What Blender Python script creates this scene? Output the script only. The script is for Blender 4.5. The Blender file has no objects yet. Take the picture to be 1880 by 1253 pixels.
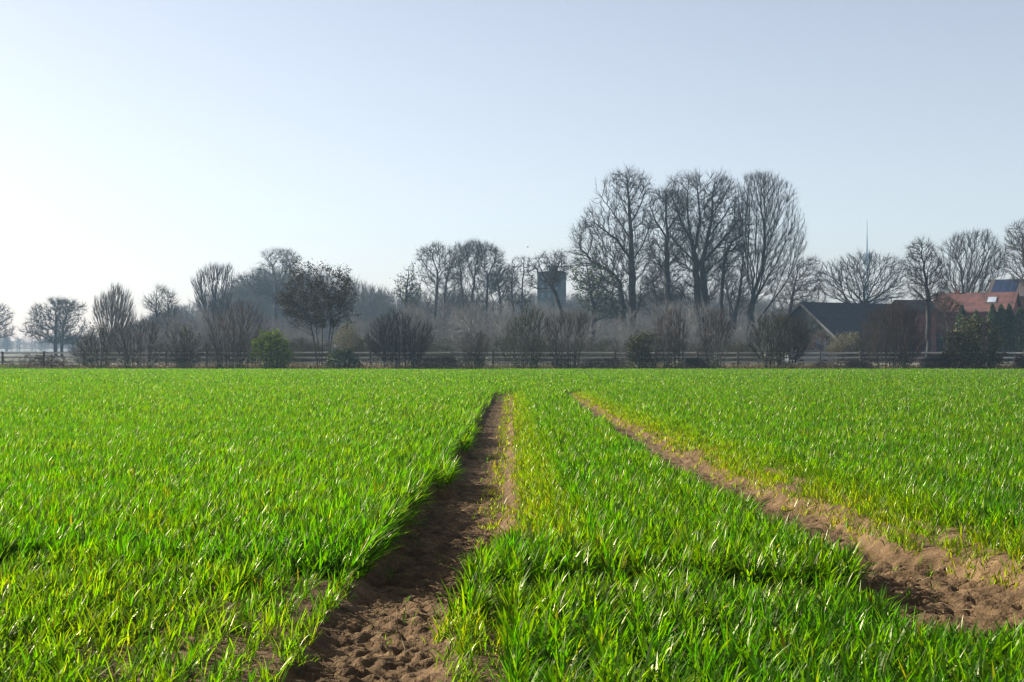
import bpy, math, random
import numpy as np

# ------------------------------------------------------------------ camera, light, exposure
SC = bpy.context.scene
F = 2611.0                 # focal length in photo pixels (50 mm on a 36 mm sensor, photo 1880 wide)
CX, HY, CAMZ = 940.0, 640.0, 1.6
cam_d = bpy.data.cameras.new('camera')
cam = bpy.data.objects.new('camera', cam_d)
SC.collection.objects.link(cam)
cam.location = (0, 0, CAMZ)
cam.rotation_euler = (math.radians(90) + math.atan((HY - 626.5) / F), 0, 0)
cam_d.sensor_width = 36.0
cam_d.lens = 50.0
cam_d.clip_start = 0.1
cam_d.clip_end = 6000
cam_d.dof.use_dof = True
cam_d.dof.focus_distance = 6.5
cam_d.dof.aperture_fstop = 16.0
SC.camera = cam

SUN_EL, SUN_AZ = math.radians(28), math.radians(-68)      # azimuth from +Y, negative = to the left
world = bpy.data.worlds.new('World')
SC.world = world
world.use_nodes = True
wt = world.node_tree
for n in list(wt.nodes):
    wt.nodes.remove(n)
sky = wt.nodes.new('ShaderNodeTexSky')
sky.sky_type = 'NISHITA'
sky.sun_disc = False
sky.sun_elevation = SUN_EL
sky.sun_rotation = SUN_AZ
sky.altitude = 50
sky.air_density = 1.0
sky.dust_density = 1.1
sky.ozone_density = 2.5
bg = wt.nodes.new('ShaderNodeBackground')
bg.inputs['Strength'].default_value = 0.064
wo = wt.nodes.new('ShaderNodeOutputWorld')
tn = wt.nodes.new('ShaderNodeMix'); tn.data_type = 'RGBA'; tn.blend_type = 'MULTIPLY'; tn.inputs[0].default_value = 1.0
tn.inputs[7].default_value = (1.09, 0.92, 0.86, 1)
hs = wt.nodes.new('ShaderNodeHueSaturation')
hs.inputs['Saturation'].default_value = 0.74
wt.links.new(sky.outputs[0], hs.inputs['Color'])
wt.links.new(hs.outputs[0], tn.inputs[6])
wt.links.new(tn.outputs[2], bg.inputs['Color'])
wt.links.new(bg.outputs[0], wo.inputs['Surface'])

sd = bpy.data.lights.new('sun', 'SUN')
sd.energy = 5.0
sd.angle = math.radians(0.5)
sd.color = (1.0, 0.95, 0.86)
sun = bpy.data.objects.new('sun', sd)
SC.collection.objects.link(sun)
sun.location = (-60, 40, 60)
sun.rotation_euler = (math.radians(90) - SUN_EL, 0, math.radians(180) - SUN_AZ)

SC.view_settings.view_transform = 'Standard'
SC.view_settings.look = 'None'
SC.view_settings.exposure = 1.45
SC.view_settings.gamma = 1.0
SC.cycles.max_bounces = 7
SC.cycles.diffuse_bounces = 3
SC.cycles.transmission_bounces = 4
SC.cycles.volume_bounces = 0
SC.cycles.use_denoising = True
SC.cycles.filter_width = 1.25
SC.cycles.use_adaptive_sampling = False

rng = np.random.default_rng(7)
random.seed(7)

# ------------------------------------------------------------------ helpers
def X_at(px, d):
    return (px - CX) / F * d

def Z_at(py, d):
    return CAMZ + (HY - py) / F * d

def link(o, parent=None):
    SC.collection.objects.link(o)
    if parent is not None:
        o.parent = parent
    return o

def tag(o, label=None, cat=None, group=None, kind=None):
    if label: o['label'] = label
    if cat: o['category'] = cat
    if group: o['group'] = group
    if kind: o['kind'] = kind
    return o

def root(name, loc, label, cat, group=None, rz=0.0):
    o = bpy.data.objects.new(name, None)
    o.empty_display_size = 0.3
    o.location = loc
    o.rotation_euler = (0, 0, rz)
    link(o)
    return tag(o, label, cat, group)

def np_mesh(name, V, Q, mat, parent=None, tint=None, smooth=False):
    """V (n,3) vertices, Q (m,4) quads -> one mesh object"""
    me = bpy.data.meshes.new(name)
    V = np.ascontiguousarray(V, dtype=np.float32)
    Q = np.ascontiguousarray(Q, dtype=np.int32)
    k = Q.shape[1]
    me.vertices.add(len(V))
    me.vertices.foreach_set('co', V.ravel())
    me.loops.add(Q.size)
    me.loops.foreach_set('vertex_index', Q.ravel())
    me.polygons.add(len(Q))
    me.polygons.foreach_set('loop_start', np.arange(0, Q.size, k, dtype=np.int32))
    if smooth:
        me.polygons.foreach_set('use_smooth', np.ones(len(Q), dtype=bool))
    me.update(calc_edges=True)
    if tint is not None:
        a = me.color_attributes.new('tint', 'FLOAT_COLOR', 'POINT')
        c = np.ones((len(V), 4), dtype=np.float32)
        c[:, :tint.shape[1]] = tint
        a.data.foreach_set('color', c.ravel())
    if mat is not None:
        me.materials.append(mat)
    o = bpy.data.objects.new(name, me)
    return link(o, parent)

class Soup:
    """collects boxes / polygons into one mesh"""
    def __init__(self):
        self.v, self.f = [], []
    def poly(self, pts):
        b = len(self.v)
        self.v += [tuple(p) for p in pts]
        self.f.append(tuple(range(b, b + len(pts))))
    def box(self, lo, hi):
        x0, y0, z0 = lo; x1, y1, z1 = hi
        b = len(self.v)
        self.v += [(x0,y0,z0),(x1,y0,z0),(x1,y1,z0),(x0,y1,z0),(x0,y0,z1),(x1,y0,z1),(x1,y1,z1),(x0,y1,z1)]
        self.f += [tuple(b+i for i in q) for q in ((0,3,2,1),(4,5,6,7),(0,1,5,4),(1,2,6,5),(2,3,7,6),(3,0,4,7))]
    def prism(self, prof, y0, y1):
        """prof: list of (x,z); extruded along y"""
        n = len(prof); b = len(self.v)
        self.v += [(x, y0, z) for x, z in prof] + [(x, y1, z) for x, z in prof]
        self.f.append(tuple(b+i for i in range(n)))
        self.f.append(tuple(b+n+i for i in reversed(range(n))))
        for i in range(n):
            j = (i+1) % n
            self.f.append((b+i, b+n+i, b+n+j, b+j))
    def lathe(self, prof, seg=20, c=(0, 0)):
        b = len(self.v); n = len(prof)
        for r, z in prof:
            for k in range(seg):
                a = 2*math.pi*k/seg
                self.v.append((c[0]+r*math.cos(a), c[1]+r*math.sin(a), z))
        for i in range(n-1):
            for k in range(seg):
                k2 = (k+1) % seg
                self.f.append((b+i*seg+k, b+i*seg+k2, b+(i+1)*seg+k2, b+(i+1)*seg+k))
        self.f.append(tuple(b+k for k in reversed(range(seg))))
        self.f.append(tuple(b+(n-1)*seg+k for k in range(seg)))
    def build(self, name, mat, parent=None, smooth=False):
        me = bpy.data.meshes.new(name)
        me.from_pydata(self.v, [], self.f)
        if smooth:
            for p in me.polygons: p.use_smooth = True
        me.materials.append(mat)
        return link(bpy.data.objects.new(name, me), parent)

# ------------------------------------------------------------------ noise
_lat = rng.random((256, 256))
def vnoise(x, y):
    xi = np.floor(x).astype(int); yi = np.floor(y).astype(int)
    fx = x - xi; fy = y - yi
    fx = fx*fx*(3-2*fx); fy = fy*fy*(3-2*fy)
    a = _lat[xi & 255, yi & 255]; b = _lat[(xi+1) & 255, yi & 255]
    c = _lat[xi & 255, (yi+1) & 255]; d = _lat[(xi+1) & 255, (yi+1) & 255]
    return (a*(1-fx)+b*fx)*(1-fy) + (c*(1-fx)+d*fx)*fy

def fbm(x, y, o=3):
    s = 0; a = 0.5; t = 0
    for i in range(o):
        s = s + a*vnoise(x*2**i + 17.3*i, y*2**i + 5.1*i); t += a; a *= 0.5
    return s/t

def smooth01(e0, e1, x):
    t = np.clip((x-e0)/(e1-e0), 0, 1)
    return t*t*(3-2*t)

# ------------------------------------------------------------------ materials
def new_mat(name):
    m = bpy.data.materials.new(name)
    m.use_nodes = True
    nt = m.node_tree
    for n in list(nt.nodes): nt.nodes.remove(n)
    out = nt.nodes.new('ShaderNodeOutputMaterial')
    return m, nt, out

def N(nt, t, **kw):
    n = nt.nodes.new(t)
    for k, v in kw.items(): setattr(n, k, v)
    return n

def ramp(nt, fac, stops):
    r = nt.nodes.new('ShaderNodeValToRGB')
    els = r.color_ramp.elements
    els[0].position = stops[0][0]; els[0].color = (*stops[0][1], 1)
    els[1].position = stops[-1][0]; els[1].color = (*stops[-1][1], 1)
    for p, c in stops[1:-1]:
        e = els.new(p); e.color = (*c, 1)
    nt.links.new(fac, r.inputs[0])
    return r.outputs[0]

def noisy(name, c0, c1, scale=3.0, rough=0.9, detail=6, spec=0.2, bump=0.0, stretch=None):
    m, nt, out = new_mat(name)
    tc = N(nt, 'ShaderNodeTexCoord')
    src = tc.outputs['Object']
    if stretch:
        mp = N(nt, 'ShaderNodeMapping'); mp.inputs['Scale'].default_value = stretch
        nt.links.new(src, mp.inputs[0]); src = mp.outputs[0]
    nz = N(nt, 'ShaderNodeTexNoise')
    nz.inputs['Scale'].default_value = scale; nz.inputs['Detail'].default_value = detail
    nt.links.new(src, nz.inputs['Vector'])
    col = ramp(nt, nz.outputs[0], [(0.3, c0), (0.7, c1)])
    p = N(nt, 'ShaderNodeBsdfPrincipled')
    p.inputs['Roughness'].default_value = rough
    p.inputs['Specular IOR Level'].default_value = spec
    nt.links.new(col, p.inputs['Base Color'])
    if bump:
        b = N(nt, 'ShaderNodeBump'); b.inputs['Strength'].default_value = bump; b.inputs['Distance'].default_value = 0.05
        nt.links.new(nz.outputs[0], b.inputs['Height']); nt.links.new(b.outputs[0], p.inputs['Normal'])
    nt.links.new(p.outputs[0], out.inputs[0])
    return m

def leaf_mat(name, greens, trans, tmix=0.5, rough=0.4, spec=0.5):
    """greens: ramp over tint.r (0 green .. 1 yellow); tint.g is a per-blade brightness"""
    m, nt, out = new_mat(name)
    at = N(nt, 'ShaderNodeAttribute'); at.attribute_name = 'tint'
    sp = N(nt, 'ShaderNodeSeparateColor')
    nt.links.new(at.outputs['Color'], sp.inputs[0])
    def tinted(stops):
        c = ramp(nt, sp.outputs[0], stops)
        mx = N(nt, 'ShaderNodeMix', data_type='RGBA', blend_type='MULTIPLY'); mx.inputs[0].default_value = 1
        nt.links.new(c, mx.inputs[6]); nt.links.new(sp.outputs[1], mx.inputs[7])
        return mx.outputs[2]
    df = N(nt, 'ShaderNodeBsdfDiffuse')
    nt.links.new(tinted(greens), df.inputs[0])
    gl = N(nt, 'ShaderNodeBsdfGlossy'); gl.inputs['Roughness'].default_value = rough
    gl.inputs['Color'].default_value = (1.0, 0.96, 0.60, 1)       # waxy yellowish sheen
    p = N(nt, 'ShaderNodeMixShader'); p.inputs[0].default_value = spec*.2
    nt.links.new(df.outputs[0], p.inputs[1]); nt.links.new(gl.outputs[0], p.inputs[2])
    t = N(nt, 'ShaderNodeBsdfTranslucent')
    nt.links.new(tinted(trans), t.inputs[0])
    ms = N(nt, 'ShaderNodeMixShader'); ms.inputs[0].default_value = tmix
    nt.links.new(p.outputs[0], ms.inputs[1]); nt.links.new(t.outputs[0], ms.inputs[2])
    nt.links.new(ms.outputs[0], out.inputs[0])
    return m

M = {}
M['wheat'] = leaf_mat('wheat_leaf',
    [(0.0, (0.018, 0.080, 0.001)), (0.5, (0.052, 0.125, 0.001)), (1.0, (0.20, 0.165, 0.008))],
    [(0.0, (0.085, 0.330, 0.0005)), (0.5, (0.260, 0.430, 0.0005)), (1.0, (0.50, 0.38, 0.006))], 0.52, 0.34, 0.17)
M['green_leaf'] = leaf_mat('bush_leaf',
    [(0.0, (0.035, 0.090, 0.008)), (1.0, (0.14, 0.20, 0.010))],
    [(0.0, (0.09, 0.22, 0.006)), (1.0, (0.36, 0.44, 0.012))], 0.4, 0.5, 0.3)
M['dark_leaf'] = leaf_mat('evergreen_leaf',
    [(0.0, (0.012, 0.035, 0.016)), (1.0, (0.035, 0.070, 0.025))],
    [(0.0, (0.02, 0.06, 0.02)), (1.0, (0.06, 0.12, 0.03))], 0.25, 0.5, 0.3)
M['olive_leaf'] = leaf_mat('olive_leaf',
    [(0.0, (0.018, 0.021, 0.009)), (1.0, (0.050, 0.048, 0.020))],
    [(0.0, (0.024, 0.030, 0.010)), (1.0, (0.062, 0.060, 0.020))], 0.3, 0.6, 0.2)
M['dead_leaf'] = leaf_mat('dead_leaf',
    [(0.0, (0.010, 0.008, 0.008)), (1.0, (0.028, 0.019, 0.015))],
    [(0.0, (0.014, 0.010, 0.008)), (1.0, (0.030, 0.020, 0.013))], 0.2, 0.7, 0.2)
M['pale_leaf'] = leaf_mat('pale_leaf',
    [(0.0, (0.08, 0.09, 0.035)), (1.0, (0.18, 0.16, 0.08))],
    [(0.0, (0.12, 0.14, 0.04)), (1.0, (0.22, 0.19, 0.09))], 0.4, 0.6, 0.2)
M['straw'] = leaf_mat('dry_straw',
    [(0.0, (0.26, 0.18, 0.08)), (1.0, (0.50, 0.38, 0.20))],
    [(0.0, (0.26, 0.18, 0.08)), (1.0, (0.50, 0.38, 0.20))], 0.2, 0.6, 0.3)
M['bark'] = noisy('grey_bark', (0.020, 0.019, 0.018), (0.048, 0.044, 0.040), 1.5)
M['bark_dark'] = noisy('dark_bark', (0.022, 0.019, 0.018), (0.055, 0.046, 0.040), 1.5)
M['bark_pale'] = noisy('pale_bark', (0.0780, 0.0660, 0.0510), (0.1380, 0.1140, 0.0900), 1.5)
M['bark_brown'] = noisy('red_brown_bark', (0.028, 0.021, 0.016), (0.074, 0.052, 0.038), 1.2)
M['bark_olive'] = noisy('mossy_bark', (0.0195, 0.0188, 0.0075), (0.0495, 0.0435, 0.0180), 1.2)
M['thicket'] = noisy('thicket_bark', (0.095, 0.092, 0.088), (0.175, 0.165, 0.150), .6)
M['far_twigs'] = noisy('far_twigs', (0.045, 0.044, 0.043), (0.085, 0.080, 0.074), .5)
M['wood'] = noisy('weathered_fence_wood', (0.3510, 0.3276, 0.2925), (0.7254, 0.6786, 0.6084), 1.2, stretch=(1, 6, 6))
M['wood_dark'] = noisy('dark_post_wood', (0.05, 0.045, 0.04), (0.14, 0.12, 0.10), 3.0)
M['slate'] = noisy('slate_roof', (0.0110, 0.0121, 0.0165), (0.0275, 0.0286, 0.0341), 2.0, 0.7, bump=0.3)
M['boards'] = noisy('weathered_boards', (0.0115, 0.0126, 0.0095), (0.0252, 0.0252, 0.0199), 1.4, stretch=(5, 5, 0.4))
M['barge'] = noisy('pale_bargeboard', (0.0495, 0.0495, 0.0470), (0.0842, 0.0817, 0.0767), 2.0)
M['dark_door'] = noisy('dark_blue_door', (0.006, 0.012, 0.030), (0.016, 0.028, 0.060), 2.0, 0.6)
M['redtile'] = noisy('red_roof_tile', (0.042, 0.020, 0.017), (0.118, 0.052, 0.042), 1.1, 0.85, detail=9, bump=0.4)
M['brick'] = noisy('red_brick', (0.1100, 0.0413, 0.0330), (0.1760, 0.0825, 0.0660), 2.0)
M['brown_roof'] = noisy('brown_roof', (0.0360, 0.0270, 0.0252), (0.0660, 0.0510, 0.0480), 2.0)
M['solar'] = noisy('solar_panel', (0.004, 0.008, 0.026), (0.008, 0.016, 0.045), 1.0, 0.25, spec=0.5)
M['concrete'] = noisy('tower_concrete', (0.0080, 0.0102, 0.0146), (0.0131, 0.0160, 0.0218), 0.5)
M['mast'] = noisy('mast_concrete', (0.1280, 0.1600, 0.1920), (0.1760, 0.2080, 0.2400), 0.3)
M['glass'] = noisy('window_glass', (0.03, 0.04, 0.05), (0.06, 0.08, 0.10), 1.0, 0.1, spec=0.6)
M['skylight'] = noisy('skylight_glass', (0.2100, 0.2520, 0.3000), (0.3300, 0.3720, 0.4200), 1.0, 0.12, spec=0.8)
M['car_paint'] = noisy('pale_car_paint', (0.1260, 0.1410, 0.1590), (0.1440, 0.1590, 0.1740), 1.0, 0.25, spec=0.6)
M['rubber'] = noisy('tyre_rubber', (0.015, 0.015, 0.015), (0.03, 0.03, 0.03), 8.0)
M['bird'] = noisy('black_feathers', (0.01, 0.01, 0.012), (0.03, 0.03, 0.034), 8.0)

def soil_mat():
    m, nt, out = new_mat('field_soil')
    tc = N(nt, 'ShaderNodeTexCoord')
    n1 = N(nt, 'ShaderNodeTexNoise'); n1.inputs['Scale'].default_value = 9; n1.inputs['Detail'].default_value = 8; n1.inputs['Roughness'].default_value = 0.65
    n2 = N(nt, 'ShaderNodeTexNoise'); n2.inputs['Scale'].default_value = 90; n2.inputs['Detail'].default_value = 4
    nt.links.new(tc.outputs['Object'], n1.inputs[0]); nt.links.new(tc.outputs['Object'], n2.inputs[0])
    c1 = ramp(nt, n1.outputs[0], [(0.30, (0.052, 0.033, 0.017)), (0.52, (0.118, 0.076, 0.038)), (0.72, (0.220, 0.145, 0.074))])
    c2 = ramp(nt, n2.outputs[0], [(0.30, (0.62, 0.60, 0.58)), (0.70, (1.15, 1.12, 1.08))])
    mx = N(nt, 'ShaderNodeMix', data_type='RGBA', blend_type='MULTIPLY'); mx.inputs[0].default_value = 1
    nt.links.new(c1, mx.inputs[6]); nt.links.new(c2, mx.inputs[7])
    p = N(nt, 'ShaderNodeBsdfPrincipled'); p.inputs['Roughness'].default_value = 0.95; p.inputs['Specular IOR Level'].default_value = 0.1
    nt.links.new(mx.outputs[2], p.inputs['Base Color'])
    b = N(nt, 'ShaderNodeBump'); b.inputs['Strength'].default_value = 0.7; b.inputs['Distance'].default_value = 0.012
    nt.links.new(n2.outputs[0], b.inputs['Height']); nt.links.new(b.outputs[0], p.inputs['Normal'])
    nt.links.new(p.outputs[0], out.inputs[0])
    return m
M['soil'] = soil_mat()

def paddock_mat():
    m, nt, out = new_mat('paddock_ground')
    tc = N(nt, 'ShaderNodeTexCoord')
    n1 = N(nt, 'ShaderNodeTexNoise'); n1.inputs['Scale'].default_value = 0.09; n1.inputs['Detail'].default_value = 5
    n2 = N(nt, 'ShaderNodeTexNoise'); n2.inputs['Scale'].default_value = 1.5; n2.inputs['Detail'].default_value = 6
    nt.links.new(tc.outputs['Object'], n1.inputs[0]); nt.links.new(tc.outputs['Object'], n2.inputs[0])
    c1 = ramp(nt, n1.outputs[0], [(0.36, (0.050, 0.095, 0.016)), (0.46, (0.085, 0.080, 0.048)), (0.54, (0.120, 0.108, 0.100)), (0.66, (0.210, 0.175, 0.120))])
    c2 = ramp(nt, n2.outputs[0], [(0.30, (0.7, 0.7, 0.7)), (0.70, (1.1, 1.1, 1.1))])
    mx = N(nt, 'ShaderNodeMix', data_type='RGBA', blend_type='MULTIPLY'); mx.inputs[0].default_value = 1
    nt.links.new(c1, mx.inputs[6]); nt.links.new(c2, mx.inputs[7])
    p = N(nt, 'ShaderNodeBsdfPrincipled'); p.inputs['Roughness'].default_value = 0.95; p.inputs['Specular IOR Level'].default_value = 0.1
    nt.links.new(mx.outputs[2], p.inputs['Base Color'])
    nt.links.new(p.outputs[0], out.inputs[0])
    return m
M['paddock'] = paddock_mat()

# ------------------------------------------------------------------ ground
FIELD_END = 111.0
_td = np.arange(-60, 2000, 0.25)
_th = np.interp(_td, [-60, 0, 4, 6.4, 9, 13, 20, 40, 75, 110, 118, 2000],
                     [.80, .84, .87, .88, .94, 1.02, 1.09, 1.20, 1.42, 1.66, 1.6, 1.6])
_k = np.ones(13)/13
_th[100:-100] = np.convolve(_th, _k, 'same')[100:-100]
def ground(d):
    return CAMZ - np.interp(d, _td, _th)

TRACK_END = 38.0
def edge_noise(d, seed, amp=1.0):
    return amp*((vnoise(d*1.3+seed, d*0+seed)-.5)*.12 + (vnoise(d*5.1+seed, d*0+seed*2)-.5)*.08)

def XL0(d):  return -0.55 + edge_noise(d, 3.7, 1.7) - 0.01*smooth01(6, 4, d)
def XL1(d):  return np.where(d < 6.6, -0.17 + 0.17*smooth01(5.3, 6.5, d), 0.02) + edge_noise(d, 11.2)
def XR0(d):  return 1.21 + 0.05*smooth01(10, 30, d) + edge_noise(d, 21.9)
def XR1(d):  return 1.74 + 0.16*smooth01(6.6, 5.2, d) - 0.12*smooth01(14, 35, d) + edge_noise(d, 31.4, 1.4)

def track_mask(x, d):
    """1 in the middle of a wheel track"""
    endf = smooth01(TRACK_END+2, TRACK_END-2, d)
    l = smooth01(XL0(d)-.05, XL0(d)+.08, x)*smooth01(XL1(d)+.06, XL1(d)-.06, x)
    r = smooth01(XR0(d)-.05, XR0(d)+.08, x)*smooth01(XR1(d)+.06, XR1(d)-.06, x)*smooth01(3.9, 4.3, d)
    return (l + r)*endf, l*endf, r*endf

def relief(x, d):
    t, l, r = track_mask(x, d)
    near = smooth01(45, 12, d)
    z = -0.075*t - 0.03*l*smooth01(5.0, 6.4, d) + 0.03*l*smooth01(5.4, 4.6, d)
    # clods, crust and the cross ridges left by tyre lugs
    a = np.abs(fbm(x*9, d*11, 3)-.5)*2
    b = fbm(x*26+3, d*34, 3)-.5
    c = fbm(x*48+9, d*64, 3)-.5
    rough = 0.30 + 0.70*t + 0.25*l*smooth01(5.6, 4.9, d)
    z = z + near*rough*(0.040*(0.45-a) + 0.022*b + 0.020*c)
    cr = 1-np.abs(fbm(x*13+2, d*17+5, 2)*2-1)
    z = z - near*(.25+.75*t)*0.020*np.clip(cr-.80, 0, 1)/.2*smooth01(9, 6, d)
    blk = vnoise(x*17+vnoise(x*30, d*30), d*21)
    z = z + near*(l+.45*r)*0.006*smooth01(.45, .62, blk)*smooth01(7, 4.6, d)
    lug = np.sin(d*2*np.pi/0.13 + 5*fbm(x*3, d*2, 2))
    z = z + near*0.014*t*lug*fbm(x*4+1, d*3, 2)*smooth01(4.6, 6, d)
    # small bank on the far side of the right track
    z = z + 0.07*np.exp(-((x-2.1)/.24)**2)*smooth01(4.6, 5.4, d)*smooth01(30, 14, d)
    z = z + (fbm(x*.25, d*.25, 2)-.5)*0.05*smooth01(8, 20, d)*smooth01(140, 100, d)
    return z

def axis(parts):
    out = []
    for a, b, s in parts:
        out += list(np.linspace(a, b, max(2, int(round((b-a)/s))+1))[:-1])
    out.append(parts[-1][1])
    return np.array(out)

gx = axis([(-1200, -60, 90), (-60, -6, 4), (-6, -1.0, .18), (-1.0, .45, .012), (.45, 1.05, .05), (1.05, 2.4, .014),
           (2.4, 8, .2), (8, 60, 4), (60, 1200, 90)])
ys = [-40, -20, -8, -2, 0, 1.5, 2.6]
while ys[-1] < 12: ys.append(ys[-1] + 0.0032*ys[-1])
while ys[-1] < FIELD_END - 1: ys.append(ys[-1] + 0.011*ys[-1])
ys += [FIELD_END, 114, 118, 124, 135, 150, 180, 230, 300, 420, 600, 900, 1300]
gy = np.array(ys)
GX, GY = np.meshgrid(gx, gy)
GZ = ground(GY) + relief(GX, GY)*np.where((GY > 2) & (GY < 140) & (np.abs(GX) < 90), 1, 0)
GV = np.stack([GX, GY, GZ], -1).reshape(-1, 3)
nx, ny = len(gx), len(gy)
ii, jj = np.meshgrid(np.arange(nx-1), np.arange(ny-1))
Q = np.stack([jj*nx+ii, jj*nx+ii+1, (jj+1)*nx+ii+1, (jj+1)*nx+ii], -1).reshape(-1, 4)
qx = (gx[ii] + gx[ii+1]).ravel()/2; qy = (gy[jj] + gy[jj+1]).ravel()/2
def sub_sheet(name, mask, mat):
    q = Q[mask]
    u, inv = np.unique(q.ravel(), return_inverse=True)
    o = np_mesh(name, GV[u], inv.reshape(-1, 4), mat, smooth=True)
    return tag(o, kind='structure')
mp_ = qy > FIELD_END
ml_ = (~mp_) & (qx > -0.62) & (qx < 0.02) & (qy > 2.6) & (qy < TRACK_END+1)
mr_ = (~mp_) & (qx > 1.17) & (qx < 1.90) & (qy > 3.9) & (qy < TRACK_END+1)
o = sub_sheet('paddock_ground', mp_, M['paddock'])
o = sub_sheet('left_wheel_track', ml_, M['soil']); o.name = 'wheel_track'
o = sub_sheet('wheel_track', mr_, M['soil'])
o = sub_sheet('field_ground', ~(mp_ | ml_ | mr_), M['soil'])

# ------------------------------------------------------------------ the young wheat
def blades(base, L, W, phi, tilt, bend, nseg, tint):
    n = len(L)
    s = np.linspace(0, 1, nseg+1)
    prof = np.interp(s, [0, .25, .6, .85, 1], [.55, 1, .95, .6, .06])
    th = tilt[:, None] + bend[:, None]*((s[:-1]+s[1:])/2)[None]**1.6
    dh = np.sin(th)*(L/nseg)[:, None]; dz = np.cos(th)*(L/nseg)[:, None]
    h = np.concatenate([np.zeros((n, 1)), np.cumsum(dh, 1)], 1)
    z = np.concatenate([np.zeros((n, 1)), np.cumsum(dz, 1)], 1)
    cx, sx = np.cos(phi)[:, None], np.sin(phi)[:, None]
    C = np.stack([base[:, 0:1]+h*cx, base[:, 1:2]+h*sx, base[:, 2:3]+z], -1)
    tw = (rng.random(n)-.5)*1.6
    wv = np.stack([np.cos(phi+np.pi/2+tw), np.sin(phi+np.pi/2+tw), (rng.random(n)-.5)*.5], -1)
    off = wv[:, None, :]*(W[:, None]*prof[None]/2)[:, :, None]
    V = np.stack([C-off, C+off], 2).reshape(-1, 3)
    idx = (np.arange(n)*(nseg+1)*2)[:, None] + (np.arange(nseg)*2)[None]
    Qd = np.stack([idx, idx+1, idx+3, idx+2], -1).reshape(-1, 4)
    T = np.repeat(tint, (nseg+1)*2, axis=0).reshape(n, nseg+1, 2, 3).copy()
    T[..., 0] = np.clip(T[..., 0] + 0.10*(1-s)[None, :, None]**2, 0, 1)
    return V, Qd, T.reshape(-1, 3)

def crop_fields(x, d):
    """height factor, survival, yellowness of the crop at x, d"""
    n1 = fbm(x*1.1+7, d*1.1, 3); n2 = fbm(x*4, d*4+9, 2)
    H = 0.92 + 0.30*(n1-.5) + .15*(n2-.5)
    S = np.ones_like(x); Yv = 0.17 + 0.45*(n2-.5) + .25*(n1-.5)
    trk = d < TRACK_END + edge_noise(d+x, 2, 6)
    inl = trk & (x > XL0(d)) & (x < XL1(d))
    inr = trk & (x > XR0(d)) & (x < XR1(d)) & (d > 4.2 + edge_noise(x*3, 5, 2))
    S = np.where(inl | inr, 0.0, S)
    # stray seedlings, more of them where the tracks peter out
    S = np.where((inl | inr) & (rng.random(len(x)) < .010 + .45*smooth01(TRACK_END-7, TRACK_END, d)**2), 1, S)
    H = np.where(inl | inr, .45, H)
    # yellow thin fringe on the lit side of the left track
    fr = trk & (d > 6.2) & (x >= XL1(d)) & (x < 0.34)
    k = smooth01(.0, .34, x)
    dist = smooth01(5, 14, d)
    S = np.where(fr, (0.28 + .55*k)*(.75+.5*(n2-.5)), S)
    H = np.where(fr, .28 + .55*k, H); Yv = np.where(fr, .78-.35*k, Yv)
    ed = trk & (x > XL0(d)-.30) & (x <= XL0(d)) & (d > 5.6)
    H = np.where(ed, H*1.40, H)
    ed2 = trk & (x > .95) & (x <= XR0(d)) & (d > 5.4)
    H = np.where(ed2, H*1.1, H)
    # low yellow strip right of the right track, then bent crop
    fr2 = trk & (d > 4.4) & (x >= XR1(d)) & (x < XR1(d)+.52)
    k2 = np.clip((x-XR1(d))/.52, 0, 1)
    S = np.where(fr2, (.45+.5*k2)*np.where((n1 > .58) & (d < 10), .25, 1), S)
    H = np.where(fr2, .35+.45*k2, H); Yv = np.where(fr2, .55-.32*k2, Yv)
    # the cross wheel mark in front
    wob = (fbm(x*1.1, x*0+3, 3)-.5)*1.3
    cr = (d > 4.85+wob) & (d < 5.45+wob)
    crl = cr & (x < XL0(d)+.1); crc = cr & (x > -.2) & (x < 1.5)
    S = np.where(crl, S*np.clip(.2+1.6*(n2-.25), .15, 1), S); H = np.where(crl, H*(.55+.4*n2), H); Yv = np.where(crl, Yv+.1, Yv)
    brk = smooth01(.36, .56, fbm(x*2.2+4, d*2.2, 2))
    S = np.where(crc, S*(1-.5*brk), S); H = np.where(crc, H*(1-.40*brk), H)
    frt = (d <= 4.85+wob) & (x < 0)
    S = np.where(frt, S*np.where(n1 < .42, .42, 1.0), S); H = np.where(frt, H*(.80-.25*smooth01(-1.1, -.5, x)), H); Yv = np.where(frt, Yv+.2, Yv)
    frr = (d <= 4.85+wob) & (x > -.3)
    Yv = np.where(frr, Yv+.08*smooth01(1.2, -.2, x), Yv)
    # bare spot far right
    bp = (((x-26)/3.2)**2 + ((d-73)/3.5)**2) < 1
    S = np.where(bp, .04, S)
    return H, S, np.clip(Yv, 0, 1)

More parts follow.
